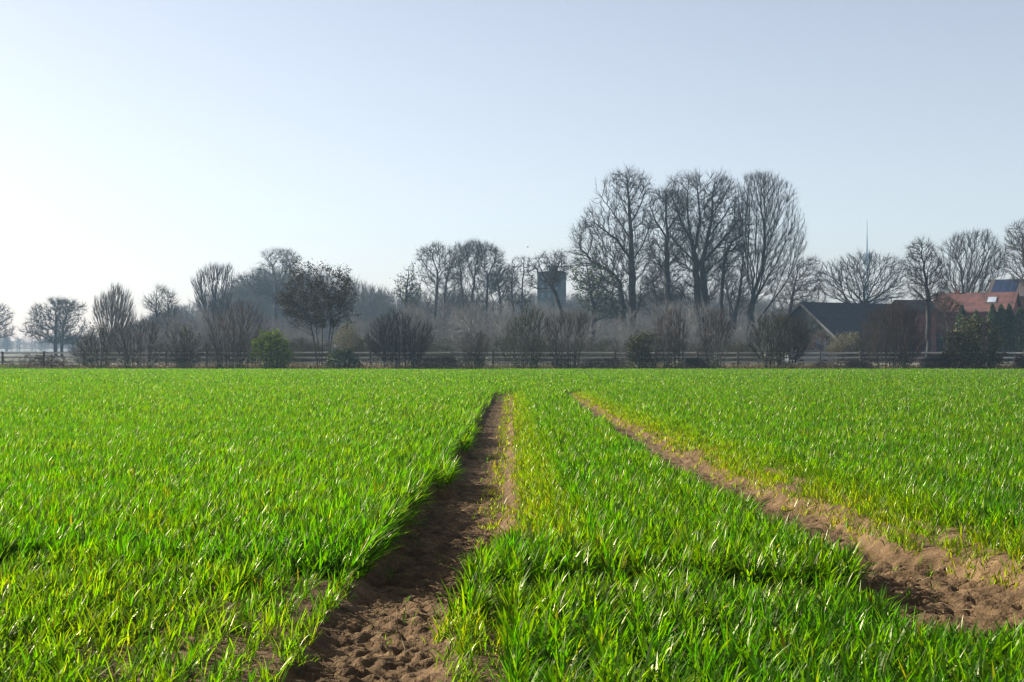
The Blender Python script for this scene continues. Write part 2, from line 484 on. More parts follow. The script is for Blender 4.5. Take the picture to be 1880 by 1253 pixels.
def crop_zone(d0, d1, dens, nb, nseg, wscale, rows=True, hs=1.0):
    half0 = .40*d1+2.9
    area = 2*half0*(d1-d0)
    n = int(area*dens)
    d = rng.uniform(d0, d1, n); x = rng.uniform(-half0, half0, n)
    keep = np.abs(x) < .40*d+2.9
    d, x = d[keep], x[keep]
    if rows:
        x = np.round(x/.125)*.125 + rng.normal(0, .022 if d1 < 10 else .015, len(x))
    H, S, Yv = crop_fields(x, d)
    keep = rng.random(len(x)) < S
    d, x, H, Yv = d[keep], x[keep], H[keep], Yv[keep]
    z = ground(d) + np.where(d < 45, relief(x, d), 0) - .006
    rep = np.repeat(np.arange(len(x)), nb)
    m = len(rep)
    base = np.stack([x[rep]+rng.normal(0, .012, m), d[rep]+rng.normal(0, .012, m), z[rep]], -1)
    L = .145*hs*H[rep]*rng.uniform(.55, 1.2, m)
    W = .0088*wscale*rng.uniform(.7, 1.25, m)*np.clip(H[rep], .5, 1)
    phi = rng.uniform(0, 2*np.pi, m)
    tilt = rng.uniform(.04, .75, m)
    bend = rng.uniform(.0, 1.2, m)*np.where(rng.random(m) < .35, 1.7, .8)
    # a light wind lean to the right
    lean = .14 + rng.uniform(-.12, .38, m)*((base[:, 0] > XL0(base[:, 1])-.16) & (base[:, 0] < XL0(base[:, 1])+.03) & (base[:, 1] > 5.3) & (base[:, 1] < TRACK_END))
    vx, vy = np.cos(phi)*np.sin(tilt)+lean, np.sin(phi)*np.sin(tilt)-.03
    phi = np.arctan2(vy, vx); tilt = np.arcsin(np.clip(np.hypot(vx, vy), 0, .95))
    ty = np.clip(Yv[rep]+rng.normal(0, .16, m), 0, 1)
    ty = np.where(rng.random(m) < .03, np.clip(ty+.5, 0, 1), ty)
    tint = np.stack([ty, rng.uniform(.3, 1.25, m), rng.random(m)], -1)
    return blades(base, L, W, phi, tilt, bend, nseg, tint)

def fringe_zone(d0, d1, dens, nb, nseg, wscale):
    # short yellow seedlings on the lit shoulder of each track
    ps = []
    for side in (0, 1):
        n = int((d1-d0)*.7*dens)
        d = rng.uniform(d0, d1, n)
        if side == 0:
            x = rng.uniform(-.20, .36, n); u = (x+.20)/.56; gapk = np.where(np.abs(x+.01+.015*np.sin(d*1.3)) < .038, .08, np.where(x < -.04, .45, 1.0))
            lo = 6.0
        else:
            x = XR1(d)-.06+rng.random(n)*.50; u = (x-XR1(d)+.06)/.50; gapk = np.where((fbm(x*2.5, d*1.2, 2) > .60) & (d < 11), .12, 1.0)
            lo = 4.4
        k = (d > lo+rng.normal(0, .3, n)) & (d < TRACK_END) & (rng.random(n) < gapk*np.clip(.18+1.1*fbm(x*6, d*3, 2)-.25+.4*u, .05, 1))
        x, d, u = x[k], d[k], u[k]
        rp_ = np.repeat(np.arange(len(x)), nb); m = len(rp_)
        b = np.stack([x[rp_]+rng.normal(0, .012, m), d[rp_]+rng.normal(0, .012, m), (ground(d)+relief(x, d))[rp_]-.004], -1)
        L = (.045+.07*u[rp_])*rng.uniform(.5, 1.3, m)
        phi = rng.uniform(0, 6.28, m)
        ty = np.clip(.72-.42*u[rp_]+rng.normal(0, .16, m), 0, 1)
        ps.append(blades(b, L, .006*wscale*rng.uniform(.7, 1.3, m), phi, rng.uniform(.2, 1.0, m), rng.uniform(0, .9, m), nseg,
                         np.stack([ty, rng.uniform(.7, 1.2, m), rng.random(m)], -1)))
    return ps
parts = fringe_zone(4.6, 14, 700, 3, 3, 1.0) + fringe_zone(14, 39, 420, 3, 2, 1.8)
parts += [crop_zone(2.6, 9, 1250, 5, 4, 1.0), crop_zone(9, 20, 700, 4, 3, 1.15),
         crop_zone(20, 46, 210, 3, 2, 1.6), crop_zone(46, FIELD_END, 56, 3, 2, 2.8, rows=False, hs=1.05)]
def merge(ps):
    off = 0; Vs, Qs, Ts = [], [], []
    for V, q, t in ps:
        Vs.append(V); Qs.append(q+off); Ts.append(t); off += len(V)
    return np.concatenate(Vs), np.concatenate(Qs), np.concatenate(Ts)
V, q, t = merge(parts)
o = np_mesh('young_wheat', V, q, M['wheat'], tint=t)
tag(o, 'bright green young wheat covering the whole field', 'crop', kind='stuff')
del V, q, t, parts

# straw bits on the bare tracks
n = 900
d = rng.uniform(3, 14, n); lr = rng.random(n) < .55
x = np.where(lr, rng.uniform(-.55, 0, n), rng.uniform(1.3, 1.85, n))
z = ground(d)+relief(x, d)+.004
V, q, t = blades(np.stack([x, d, z], -1), rng.uniform(.02, .08, n), rng.uniform(.002, .005, n), rng.uniform(0, 6.28, n),
                 rng.uniform(1.2, 1.65, n), rng.uniform(-.2, .2, n), 2, rng.random((n, 3))*.6+.4)
tag(np_mesh('straw_litter', V, q, M['straw'], tint=t), 'dry straw bits scattered on the bare wheel tracks', 'straw', kind='stuff')

# ------------------------------------------------------------------ branching plants
def grow(rp, rpar, rpath, pts, bf):
    """joins every point of pts to the growing tree at the least (distance + bf * path to the base)"""
    nr, n = len(rp), len(pts)
    pos = np.concatenate([rp, np.zeros((n, 3))]); par = np.concatenate([rpar, np.zeros(n, int)]); path = np.concatenate([rpath, np.zeros(n)])
    D = np.linalg.norm(pts[:, None]-rp[None], axis=2)
    Cst = D + bf*rpath[None]
    best = Cst.argmin(1); cost = Cst[np.arange(n), best].copy(); bd = D[np.arange(n), best].copy()
    P = pts.copy()
    for k in range(n):
        i = int(cost.argmin())
        w = nr+k
        pos[w] = P[i]; par[w] = best[i]; path[w] = path[best[i]]+bd[i]
        cost[i] = 1e18
        dd = np.sqrt(((P-P[i])**2).sum(1))
        c = dd + bf*path[w]
        u = (c < cost) & (cost < 1e17)
        cost[u] = c[u]; best[u] = w; bd[u] = dd[u]
    return pos, par

def tubes(P0, P1, R0, R1, n):
    ax = P1-P0; ln = np.linalg.norm(ax, axis=1, keepdims=True)+1e-9; ax = ax/ln
    ref = np.where(np.abs(ax[:, 2:3]) < .9, np.array([[0, 0, 1.]]), np.array([[1., 0, 0]]))
    u = np.cross(ax, ref); u /= np.linalg.norm(u, axis=1, keepdims=True)+1e-9
    v = np.cross(ax, u)
    a = np.arange(n)*2*np.pi/n
    ring = u[:, None]*np.cos(a)[None, :, None] + v[:, None]*np.sin(a)[None, :, None]
    A = P0[:, None]+ring*R0[:, None, None]; B = P1[:, None]+ring*R1[:, None, None]
    V = np.concatenate([A, B], 1).reshape(-1, 3)
    b = (np.arange(len(P0))*2*n)[:, None]; k = np.arange(n)[None]; k2 = (k+1) % n
    Qd = np.stack([b+k, b+k2, b+n+k2, b+n+k], -1).reshape(-1, 4)
    return V, Qd

def cat_mesh(parts):
    off = 0; Vs, Qs = [], []
    for V, q in parts:
        if len(V) == 0: continue
        Vs.append(V); Qs.append(q+off); off += len(V)
    return np.concatenate(Vs), np.concatenate(Qs)

def skeleton(trunks, pts, bf, r_base, r_tip, twig_n, twig_len, twig_r, up=.25, expo=.62, jit=.0, spread=.9, tpath=.35):
    """trunks: list of polylines (k,3). returns (thick mesh, fine mesh, tip positions)"""
    rp, rpar, rpath = [], [], []
    for tr in trunks:
        tr = np.array(tr, float)
        seg = np.linalg.norm(np.diff(tr, axis=0), axis=1); acc = np.concatenate([[0], np.cumsum(seg)])
        m = max(4, int(acc[-1]/max(.5, acc[-1]/22)))
        s = np.linspace(0, acc[-1], m)
        n0 = len(rp)
        p0, start = -1, 0.0
        if n0:
            p0 = 0
            if tr[0, 2] > rp[0][2] + 1.0:          # a limb leaves the nearest point of what stands already
                dd = np.linalg.norm(np.array(rp)-tr[0], axis=1)
                p0 = int(dd.argmin()); start = rpath[p0]+dd[p0]
        for i, sv in enumerate(s):
            p = np.array([np.interp(sv, acc, tr[:, j]) for j in range(3)])
            if i: p = p + rng.normal(0, acc[-1]*.004, 3)
            rpar.append(len(rp)-1 if i else p0); rp.append(p); rpath.append(sv+start)
    rp = np.array(rp); rpar = np.array(rpar); rpath = np.array(rpath)*tpath
    nr = len(rp)
    pos, par = grow(rp, rpar, rpath, pts, bf)
    n = len(pos)
    ch = np.zeros(n); mean = np.zeros((n, 3))
    for i in range(n):
        if par[i] >= 0: ch[par[i]] += 1; mean[par[i]] += pos[i]
    # soften the kinks
    for _ in range(2):
        mean[:] = 0
        np.add.at(mean, par[par >= 0], pos[par >= 0])
        sel = np.arange(n) >= nr
        sel &= ch > 0
        pos[sel] = .55*pos[sel] + .225*pos[par[sel]] + .225*mean[sel]/ch[sel][:, None]
    if jit: pos[nr:] += rng.normal(0, jit, (n-nr, 3))
    cnt = np.ones(n)
    for i in range(n-1, -1, -1):
        if par[i] >= 0: cnt[par[i]] += cnt[i]
    roots = par < 0
    r = r_tip + (r_base-r_tip)*(cnt/cnt[roots].max())**expo
    ok = par >= 0
    I = np.nonzero(ok)[0]
    P0, P1 = pos[par[I]], pos[I]
    R1 = r[I]; R0 = np.minimum(r[par[I]], R1*1.35 + .004)
    lead = I < nr
    R0[lead] = r[par[I]][lead]
    thick = (R1 > max(.16*r_base, r_tip*2.2)) | lead
    th = tubes(P0[thick], P1[thick]+(P1-P0)[thick]*.06, R0[thick], R1[thick], 7)
    fine = tubes(P0[~thick], P1[~thick], R0[~thick], R1[~thick], 3)
    # twigs
    src = I[~thick]
    k = np.repeat(src, twig_n)
    if len(k):
        dirs = pos[k]-pos[par[k]]
        dirs /= np.linalg.norm(dirs, axis=1, keepdims=True)+1e-9
        dirs = dirs + rng.normal(0, spread*.6, dirs.shape); dirs[:, 2] += up
        dirs /= np.linalg.norm(dirs, axis=1, keepdims=True)+1e-9
        f = rng.random((len(k), 1))
        b0 = pos[par[k]]*(1-f)+pos[k]*f
        e0 = b0 + dirs*(twig_len*rng.uniform(.4, 1.3, (len(k), 1)))
        tw = tubes(b0, e0, np.full(len(k), twig_r), np.full(len(k), twig_r*.35), 3)
        fm = cat_mesh([fine, tw])
    else:
        e0 = pos[nr:]; fm = fine
    return th, fm, e0

def envelope(sil, n, d, depth=.85, bias=.5, hollow=0.0, rag=1.0):
    """random points inside a photo silhouette [(ypx, xl, xr)...] at distance d; the depth follows the width"""
    sil = sorted(sil)
    y = np.array([s[0] for s in sil], float); xl = np.array([s[1] for s in sil], float); xr = np.array([s[2] for s in sil], float)
    out = []
    px_seed = float(xl[0])*.37
    W = xr-xl
    while len(out) < n:
        yy = rng.uniform(y[0], y[-1], 4*n)
        w = np.interp(yy, y, W)
        yy = yy[rng.random(len(yy)) < (w/W.max())**1.3]
        l, r_ = np.interp(yy, y, xl), np.interp(yy, y, xr)
        u = rng.uniform(-1, 1, (len(yy), 2))
        rad = np.hypot(u[:, 0], u[:, 1])
        k = (rad < 1) & (rng.random(len(yy)) < 1-hollow*(1-rad)**.7)
        yy, l, r_, u = yy[k], l[k], r_[k], u[k]
        x = (l+r_)/2 + u[:, 0]*(r_-l)/2*1.09
        dy = u[:, 1]*(r_-l)/2/F*d*depth
        P = np.stack([X_at(x, d), dy, Z_at(yy, d)], -1)
        # a ragged outline: lobes push in and out
        cxm = X_at((l+r_)/2, d)
        lob = 1 - .22*rag + .44*rag*fbm(P[:, 2]*.38+d*1.7, np.sign(u[:, 0])*3+P[:, 1]*.12+px_seed, 2)
        P[:, 0] = cxm + (P[:, 0]-cxm)*lob
        P[:, 2] += (fbm(P[:, 0]*.5+px_seed, P[:, 1]*.3, 2)-.5)*.10*rag*(Z_at(y[0], d)-Z_at(y[-1], d))
        # clumps: keep points where a coarse noise is high
        cl = fbm(P[:, 0]*.55+d, P[:, 2]*.55+P[:, 1]*.3, 2)
        P = P[rng.random(len(P)) < np.clip((cl-.5)*bias*6+.75, .08, 1)]
        out += list(P)
    return np.array(out[:n])

def leaf_cloud(c, sizes, tint):
    n = len(c)
    a = rng.normal(0, 1, (n, 3)); a /= np.linalg.norm(a, axis=1, keepdims=True)
    b = np.cross(a, rng.normal(0, 1, (n, 3))); b /= np.linalg.norm(b, axis=1, keepdims=True)+1e-9
    s = sizes[:, None]
    V = np.stack([c-a*s, c-b*s*.55, c+a*s, c+b*s*.55], 1).reshape(-1, 3)
    return V, (np.arange(n)*4)[:, None]+np.arange(4)[None], np.repeat(tint, 4, 0)

def plant(name, label, cat, px, d, trunks, sil, n, bf=.4, bark='bark', r_base=.4, r_tip=.02, tw=(6, .8, .012), up=.25, group=None,
          expo=.62, depth=.85, jit=.0, hollow=0., leaf=None, parts=('trunk', 'crown'), spread=.9, bias=.5, dense=1.25, nmul=1.5, tpath=.7, low=None, rag=1.0):
    """trunks: polylines of photo pixels (x, y) or (x, y, depth offset)"""
    gz = float(ground(np.array([d]))[0])
    X0 = X_at(px, d)
    rt = root(name, (X0, d, gz), label, cat, group)
    tr3 = []
    for tr in trunks:
        P = [(X_at(p[0], d), p[2] if len(p) > 2 else 0.0, (gz-.1 if p[1] is None else Z_at(p[1], d))) for p in tr]
        tr3.append(P)
    pts = envelope(sil, int(n*nmul), d, depth, bias, hollow, rag)
    th, fm, tips = skeleton(tr3, pts, bf, r_base, r_tip*.7, max(2, int(tw[0]*dense)), tw[1]*1.1, tw[2]*.75, up, expo, jit, spread, tpath)
    off = np.array([X0, 0, gz])
    np_mesh(parts[0], th[0]-off, th[1], M[bark], rt, smooth=True)
    if len(fm[0]): np_mesh(parts[1], fm[0]-off, fm[1], M[bark], rt)
    if low:                                      # dark ivy and weeds round the foot of the stems
        c = np.concatenate([tips, th[0]])
        hz = c[:, 2]-gz
        c = c[(hz < 1.9*rng.random(len(c))+.2)]
        c = c[rng.integers(0, len(c), low)] + rng.normal(0, .10, (low, 3))
        c[:, 2] = gz+.05+np.abs(c[:, 2]-gz)*rng.uniform(.3, 1, low)
        V, q, t = leaf_cloud(c-off, .075*rng.uniform(.5, 1.3, low), np.stack([rng.random(low), rng.uniform(.5, 1.2, low), rng.random(low)], -1))
        np_mesh('ivy', V, q, M['dark_leaf'], rt, tint=t)
    if leaf:
        mat, cnt_, size, top, pname = leaf
        sel = rng.integers(0, len(tips), cnt_)
        if pname == 'leaf_clusters':
            hub = rng.integers(0, len(tips), 300); sel = hub[rng.integers(0, 300, cnt_)]
        c = tips[sel]
        if top is not None:                      # leaves only above this share of the height
            zlo, zhi = tips[:, 2].min(), tips[:, 2].max()
            c = c[(c[:, 2]-zlo)/(zhi-zlo) > top]
        c = c + rng.normal(0, size*(2.0 if pname == 'leaf_clusters' else .9), c.shape)
        ln = len(c)
        tint = np.stack([rng.random(ln), rng.uniform(.6, 1.3, ln), rng.random(ln)], -1)
        V, q, t = leaf_cloud(c-off, size*rng.uniform(.5, 1.3, ln), tint)
        np_mesh(pname, V, q, M[mat], rt, tint=t)
    return rt

BIG = 'tall bare oaks in the middle clump'
# the tall clump right of the middle
plant('oak_tree', 'tall bare oak with straight trunk and rounded top, left end of the tall clump', 'tree', 1160, 186,
      [[(1160, None), (1161, 560), (1161, 470), (1156, 400), (1152, 330)], [(1147, None, 1), (1145, 560, 1), (1141, 520, 1), (1118, 495, 1.), (1085, 478, 1.4), (1064, 448, 1.6)],
       [(1141, 525, 1), (1105, 535, 1.5), (1082, 520, 2)], [(1159, 478), (1130, 440, -.8), (1092, 412, -1.2)], [(1158, 438), (1130, 395, .8), (1106, 362, 1.2)],
       [(1157, 405), (1135, 355, -.8), (1128, 325, -1)], [(1157, 412), (1178, 375, .8), (1190, 335, 1)], [(1160, 480), (1180, 450, -1), (1192, 415, -1.5)], [(1161, 520), (1182, 500, 1), (1196, 470, 1.2)]],
      [(308, 1140, 1165), (318, 1112, 1195), (350, 1092, 1198), (375, 1085, 1180), (400, 1064, 1190), (430, 1050, 1195), (470, 1052, 1200), (530, 1075, 1195), (572, 1100, 1180)],
      1500, bf=.7, r_base=.72, tw=(7, .85, .013), group=BIG, jit=.12)
plant('oak_tree', 'slim dark bare oak between the two tallest crowns, crown top lower', 'tree', 1225, 190,
      [[(1227, None), (1226, 560), (1225, 470), (1224, 420), (1222, 375)], [(1224, 438), (1205, 405, .8), (1196, 380, 1)], [(1224, 425), (1246, 392, -.8), (1254, 370, -1)], [(1225, 505), (1198, 470, -1), (1188, 440, -1.4)], [(1225, 490), (1250, 462, 1), (1262, 430, 1.4)]],
      [(345, 1212, 1240), (365, 1192, 1262), (400, 1186, 1270), (440, 1186, 1265), (500, 1185, 1262), (555, 1195, 1262)],
      850, bf=.7, r_base=.5, tw=(7, .8, .013), group=BIG, jit=.12)
plant('oak_tree', 'tall bare oak with forked twin trunks and broad domed crown, middle of the tall clump', 'tree', 1282, 184,
      [[(1281, None), (1281, 560), (1277, 480), (1268, 435), (1246, 398), (1234, 362)], [(1297, None, .6), (1296, 560, .6), (1290, 490, .6), (1300, 440, .8), (1310, 390, 1), (1312, 345, 1)],
       [(1275, 465), (1284, 405, -1), (1278, 345, -1.2)], [(1277, 482), (1244, 446, 1.2), (1224, 415, 1.8)], [(1294, 478), (1330, 436, -.6), (1358, 402, -1)], [(1302, 435), (1336, 392, 1.6), (1350, 368, 2)],
       [(1268, 435), (1258, 380, -1.6), (1262, 330, -2)], [(1278, 500), (1248, 490, -1.4), (1230, 462, -2)], [(1296, 500), (1322, 480, 1.4), (1345, 455, 2)]],
      [(311, 1255, 1310), (322, 1230, 1340), (350, 1218, 1362), (385, 1216, 1372), (420, 1222, 1372), (455, 1235, 1365), (500, 1240, 1330), (550, 1245, 1325)],
      1800, bf=.7, r_base=.74, tw=(7, .85, .013), group=BIG, jit=.14)
plant('oak_tree', 'thin bare oak with a curving trunk leaning right below the domed crown', 'tree', 1322, 188,
      [[(1322, None), (1325, 550), (1331, 470), (1345, 445), (1368, 425), (1385, 405)], [(1331, 470), (1334, 430, 1), (1350, 400, 1.4)]],
      [(395, 1345, 1400), (430, 1325, 1400), (470, 1310, 1385), (520, 1305, 1350)],
      240, bf=.45, r_base=.24, tw=(6, .75, .012), group=BIG, jit=.1)
plant('beech_tree', 'tall bare tree with fine rounded feathery crown, right end of the tall clump', 'tree', 1378, 182,
      [[(1375, None), (1380, 580), (1382, 545), (1398, 500), (1404, 440), (1405, 370)], [(1381, 545), (1374, 500, .7), (1377, 430, .9), (1380, 380, 1)], [(1382, 550), (1408, 540, -.6), (1440, 520, -1)]],
      [(318, 1372, 1412), (330, 1350, 1440), (360, 1345, 1460), (400, 1350, 1474), (440, 1355, 1476), (475, 1362, 1470), (515, 1375, 1455), (540, 1385, 1440)],
      1700, bf=.75, r_base=.45, r_tip=.014, tw=(6, .7, .010), up=.35, group=BIG, tpath=1.0, rag=.5)
plant('beech_tree', 'small bare tree with low forked stem, between domed oak and feathery crown', 'tree', 1350, 180,
      [[(1349, None), (1349, 585), (1342, 560), (1336, 545)], [(1349, 585), (1358, 545), (1362, 500), (1366, 460)]],
      [(440, 1358, 1378), (480, 1345, 1385), (520, 1330, 1385), (555, 1325, 1380)],
      220, bf=.5, r_base=.24, tw=(5, .6, .010), group=BIG, tpath=1.0, rag=.5)
plant('ivy_tree', 'dark ivy hung tree at the left foot of the tall clump', 'tree', 1085, 178,
      [[(1088, None), (1090, 560), (1080, 510), (1075, 480)]],
      [(462, 1068, 1085), (480, 1055, 1100), (510, 1050, 1125), (550, 1060, 1140), (590, 1075, 1140)],
      420, bf=.4, r_base=.36, tw=(6, .7, .012), leaf=('dark_leaf', 1100, .18, None, 'ivy'))
plant('oak_tree', 'low dark bare tree beside the barn gable, right foot of the tall clump', 'tree', 1462, 200,
      [[(1440, None), (1445, 590), (1455, 545), (1462, 510)]],
      [(470, 1470, 1500), (490, 1440, 1512), (520, 1410, 1520), (560, 1410, 1515), (590, 1420, 1480)],
      700, bf=.4, r_base=.36, tw=(7, .8, .013), jit=.1)
# behind the farm
FARM = 'bare trees behind the farm buildings'
plant('oak_tree', 'wide vase shaped bare oak behind the long dark barn roof', 'tree', 1590, 225,
      [[(1588, None), (1588, 560), (1586, 530), (1575, 490)], [(1588, 560), (1605, 520), (1625, 485)], [(1588, 560), (1560, 530), (1535, 500)], [(1589, 560), (1632, 530), (1655, 510)]],
      [(464, 1560, 1625), (475, 1520, 1655), (495, 1502, 1668), (520, 1505, 1668), (545, 1530, 1655), (556, 1560, 1630)],
      900, bf=.6, r_base=.55, r_tip=.025, tw=(6, .8, .014), group=FARM, tpath=1.0, rag=.6, hollow=.7)
plant('oak_tree', 'upright bare tree with one dark trunk left of the red roofed farmhouse', 'tree', 1702, 150,
      [[(1703, None), (1704, 600), (1703, 540), (1695, 480), (1692, 455)]],
      [(440, 1685, 1705), (455, 1665, 1722), (490, 1658, 1735), (530, 1665, 1735), (565, 1680, 1725)],
      620, bf=.55, r_base=.26, tw=(6, .6, .010), bark='bark', group=FARM)
plant('oak_tree', 'broad bare tree of many upright limbs behind the red roof', 'tree', 1775, 215,
      [[(1772, None), (1772, 560), (1765, 500), (1750, 460)], [(1773, 560), (1778, 500), (1790, 450)], [(1774, 560), (1800, 500), (1815, 460)], [(1772, 560), (1735, 505), (1722, 475)]],
      [(424, 1790, 1815), (440, 1740, 1830), (460, 1712, 1842), (500, 1712, 1845), (540, 1735, 1835), (560, 1750, 1815)],
      1100, bf=.7, r_base=.5, r_tip=.022, tw=(6, .8, .013), group=FARM, tpath=1.0, rag=.6, hollow=.5, up=.5)
plant('oak_tree', 'bare tree cut by the right edge of the photo above the solar roof', 'tree', 1885, 205,
      [[(1890, None), (1890, 540), (1880, 470), (1878, 430)]],
      [(402, 1875, 1915), (420, 1852, 1935), (450, 1838, 1945), (490, 1842, 1945), (530, 1860, 1930)],
      800, bf=.55, r_base=.5, tw=(6, .8, .013), group=FARM, bark='bark_brown')
plant('sapling', 'slender brown bare sapling in front of the brick outbuilding', 'tree', 1740, 140,
      [[(1739, None), (1740, 610), (1738, 580), (1732, 550)]],
      [(545, 1722, 1745), (560, 1712, 1762), (585, 1715, 1765), (605, 1722, 1755)],
      260, bf=.6, r_base=.11, tw=(5, .45, .008), bark='bark_brown', group=FARM)
# middle group
MID = 'bare trees of the middle wood'
plant('oak_tree', 'bare open crowned oak with leaning twin stems, left of the middle wood', 'tree', 800, 235,
      [[(798, None), (800, 560), (804, 500), (792, 470)], [(812, None, 1), (815, 560, 1), (820, 510, 1), (830, 480, 1)], [(803, 512), (785, 495, -1), (772, 472, -1.4)], [(804, 500), (806, 475, 1), (808, 455, 1.2)], [(819, 515, 1), (838, 500, 2), (844, 478, 2.2)], [(801, 545), (785, 530, 1), (778, 510, 1.4)]],
      [(450, 790, 825), (458, 768, 840), (475, 765, 848), (500, 772, 850), (540, 775, 848), (575, 782, 840)],
      900, bf=.42, r_base=.42, r_tip=.024, tw=(6, .9, .015), group=MID, dense=1.1, nmul=1.3, tpath=.9, jit=.1)
plant('oak_tree', 'dense bare oak with broad flat topped crown over the middle wood', 'tree', 865, 230,
      [[(850, None), (850, 550), (846, 500), (842, 465)], [(862, None, 1), (866, 550, 1), (872, 500, 1), (880, 460, 1)], [(895, None, -1), (893, 560, -1), (896, 510, -1), (910, 475, -1)], [(847, 515), (836, 490, -1), (834, 465, -1.3)], [(870, 515, 1), (858, 480, 1.6), (858, 452, 2)], [(872, 505, 1), (888, 470, .4), (893, 448, .2)], [(895, 520, -1), (915, 505, -2), (924, 485, -2.2)]],
      [(444, 855, 895), (452, 838, 910), (470, 832, 926), (500, 830, 930), (540, 838, 928), (570, 845, 915)],
      1400, bf=.5, r_base=.42, r_tip=.024, tw=(7, .9, .015), group=MID, dense=1.1, nmul=1.3, tpath=.9, jit=.1)
plant('ivy_tree', 'narrow ragged ivy clad tree in the gap left of the middle wood', 'tree', 745, 215,
      [[(745, None), (745, 570), (747, 525), (752, 490)]],
      [(488, 748, 756), (500, 735, 762), (520, 726, 768), (545, 730, 772), (575, 735, 765)],
      260, bf=.4, r_base=.36, tw=(5, .8, .014), leaf=('dark_leaf', 420, .2, .25, 'ivy'), group=MID, dense=1.1, nmul=1.3, tpath=.9, jit=.1)
plant('oak_tree', 'spindly bare tree with two crooked stems left of the square tower', 'tree', 955, 225,
      [[(940, None), (942, 570), (938, 520), (945, 490)], [(958, None, 1), (958, 570, 1), (960, 520, 1), (962, 490, 1)]],
      [(472, 945, 975), (490, 932, 985), (520, 928, 985), (560, 930, 975)],
      420, bf=.35, r_base=.3, r_tip=.022, tw=(6, .8, .014), group=MID, dense=1.1, nmul=1.3, jit=.16)
plant('oak_tree', 'leaning bare oak with a long side limb across the square tower', 'tree', 1035, 175,
      [[(1040, None), (1035, 595), (1022, 545), (1012, 525), (995, 505), (988, 480)], [(1014, 529), (990, 531, .3), (968, 523, .4)], [(1013, 527), (1020, 500, .5), (1028, 480, .5)]],
      [(459, 1003, 1030), (470, 985, 1042), (490, 968, 1050), (510, 965, 1045), (526, 968, 1020)],
      430, bf=.35, r_base=.26, r_tip=.016, tw=(6, .7, .012), group=MID, dense=1.1, nmul=1.3, jit=.12)
plant('oak_tree', 'small bare tree filling the gap between the middle wood and the crooked stems', 'tree', 920, 240,
      [[(918, None), (919, 570), (917, 530), (912, 500)], [(919, 555), (928, 525, 1), (933, 500, 1.4)]],
      [(482, 915, 932), (495, 900, 942), (520, 896, 945), (560, 902, 940)], 320, bf=.6, r_base=.26, r_tip=.022, tw=(6, .8, .014), group=MID, dense=1.2, nmul=1.4)
plant('oak_tree', 'low dark bare tree with dense crown beneath the slim oak of the tall clump', 'tree', 1205, 205,
      [[(1203, None), (1204, 600), (1206, 560), (1200, 520)], [(1205, 580), (1218, 545, 1), (1228, 515, 1.5)]],
      [(480, 1195, 1225), (505, 1180, 1240), (540, 1175, 1245), (580, 1182, 1240)], 480, bf=.6, r_base=.3, tw=(6, .8, .013), group=MID)
plant('oak_tree', 'low bare tree with dense crown behind the forked stem of the tall clump', 'tree', 1345, 215,
      [[(1342, None), (1342, 600), (1340, 560), (1332, 520)], [(1342, 585), (1356, 550, 1), (1362, 520, 1.5)]],
      [(470, 1330, 1360), (500, 1312, 1378), (540, 1305, 1385), (580, 1312, 1375)], 480, bf=.6, r_base=.3, tw=(6, .8, .013), group=MID)
# left side
LEFT = 'bare trees beyond the left hedge'
plant('oak_tree', 'rounded blue grey bare oak standing alone at the left', 'tree', 100, 260,
      [[(102, None), (102, 610), (103, 580), (100, 565)], [(110, None, 1), (112, 600, 1), (124, 565, 1)]],
      [(549, 92, 135), (560, 72, 158), (580, 58, 160), (605, 50, 160), (632, 66, 150)],
      850, bf=.36, r_base=.5, r_tip=.03, tw=(7, 1.0, .018), group=LEFT, jit=.15)
plant('oak_tree', 'layered bare tree cut by the left edge of the photo', 'tree', 2, 280,
      [[(-8, None), (-8, 610), (-6, 580)]],
      [(553, -18, 5), (570, -40, 20), (595, -42, 22), (620, -40, 24)],
      420, bf=.36, r_base=.4, r_tip=.03, tw=(6, 1.0, .018), group=LEFT, jit=.1)
plant('poplar_tree', 'pale bare poplar of upright broomlike limbs above the left hedge', 'tree', 205, 190,
      [[(205, None), (205, 620), (205, 570)], [(205, 620), (190, 580), (184, 550)], [(205, 620), (222, 580), (230, 555)]],
      [(525, 205, 222), (535, 185, 235), (555, 172, 245), (580, 168, 248), (610, 178, 240)],
      650, bf=.95, r_base=.3, r_tip=.016, tw=(5, .8, .011), up=.8, bark='bark_pale', group=LEFT, spread=.5, tpath=1.0, rag=.4)
plant('oak_tree', 'thin bare tree with two spiky tops right of the pale poplar', 'tree', 296, 195,
      [[(288, None), (288, 600), (287, 560), (288, 530)], [(304, None, 1), (304, 600, 1), (306, 565, 1), (312, 540, 1)]],
      [(525, 284, 292), (535, 268, 322), (555, 262, 328), (585, 268, 325), (610, 275, 318)],
      330, bf=.6, r_base=.2, r_tip=.016, tw=(5, .9, .011), group=LEFT)
plant('poplar_tree', 'tall pale grey bare poplar with split fanlike top', 'tree', 392, 230,
      [[(392, None), (393, 590), (392, 540), (388, 505)], [(393, 590), (375, 545), (362, 515)], [(393, 590), (412, 540), (418, 505)]],
      [(486, 385, 420), (495, 368, 428), (515, 354, 428), (540, 358, 425), (575, 370, 415)],
      560, bf=.9, r_base=.36, r_tip=.02, tw=(5, .9, .013), up=.8, group=LEFT, spread=.5, tpath=1.0, rag=.4)
plant('oak_tree', 'hazy blue bare oak with flat mushroom top behind the leaf clustered tree', 'tree', 508, 300,
      [[(506, None), (506, 560), (507, 520), (500, 490)], [(506, 540), (520, 505, 1), (530, 485, 1)]],
      [(460, 495, 538), (468, 480, 552), (485, 470, 560), (510, 440, 566), (545, 430, 570)],
      800, bf=.4, r_base=.5, r_tip=.03, tw=(6, 1.1, .02), group=LEFT, jit=.12)
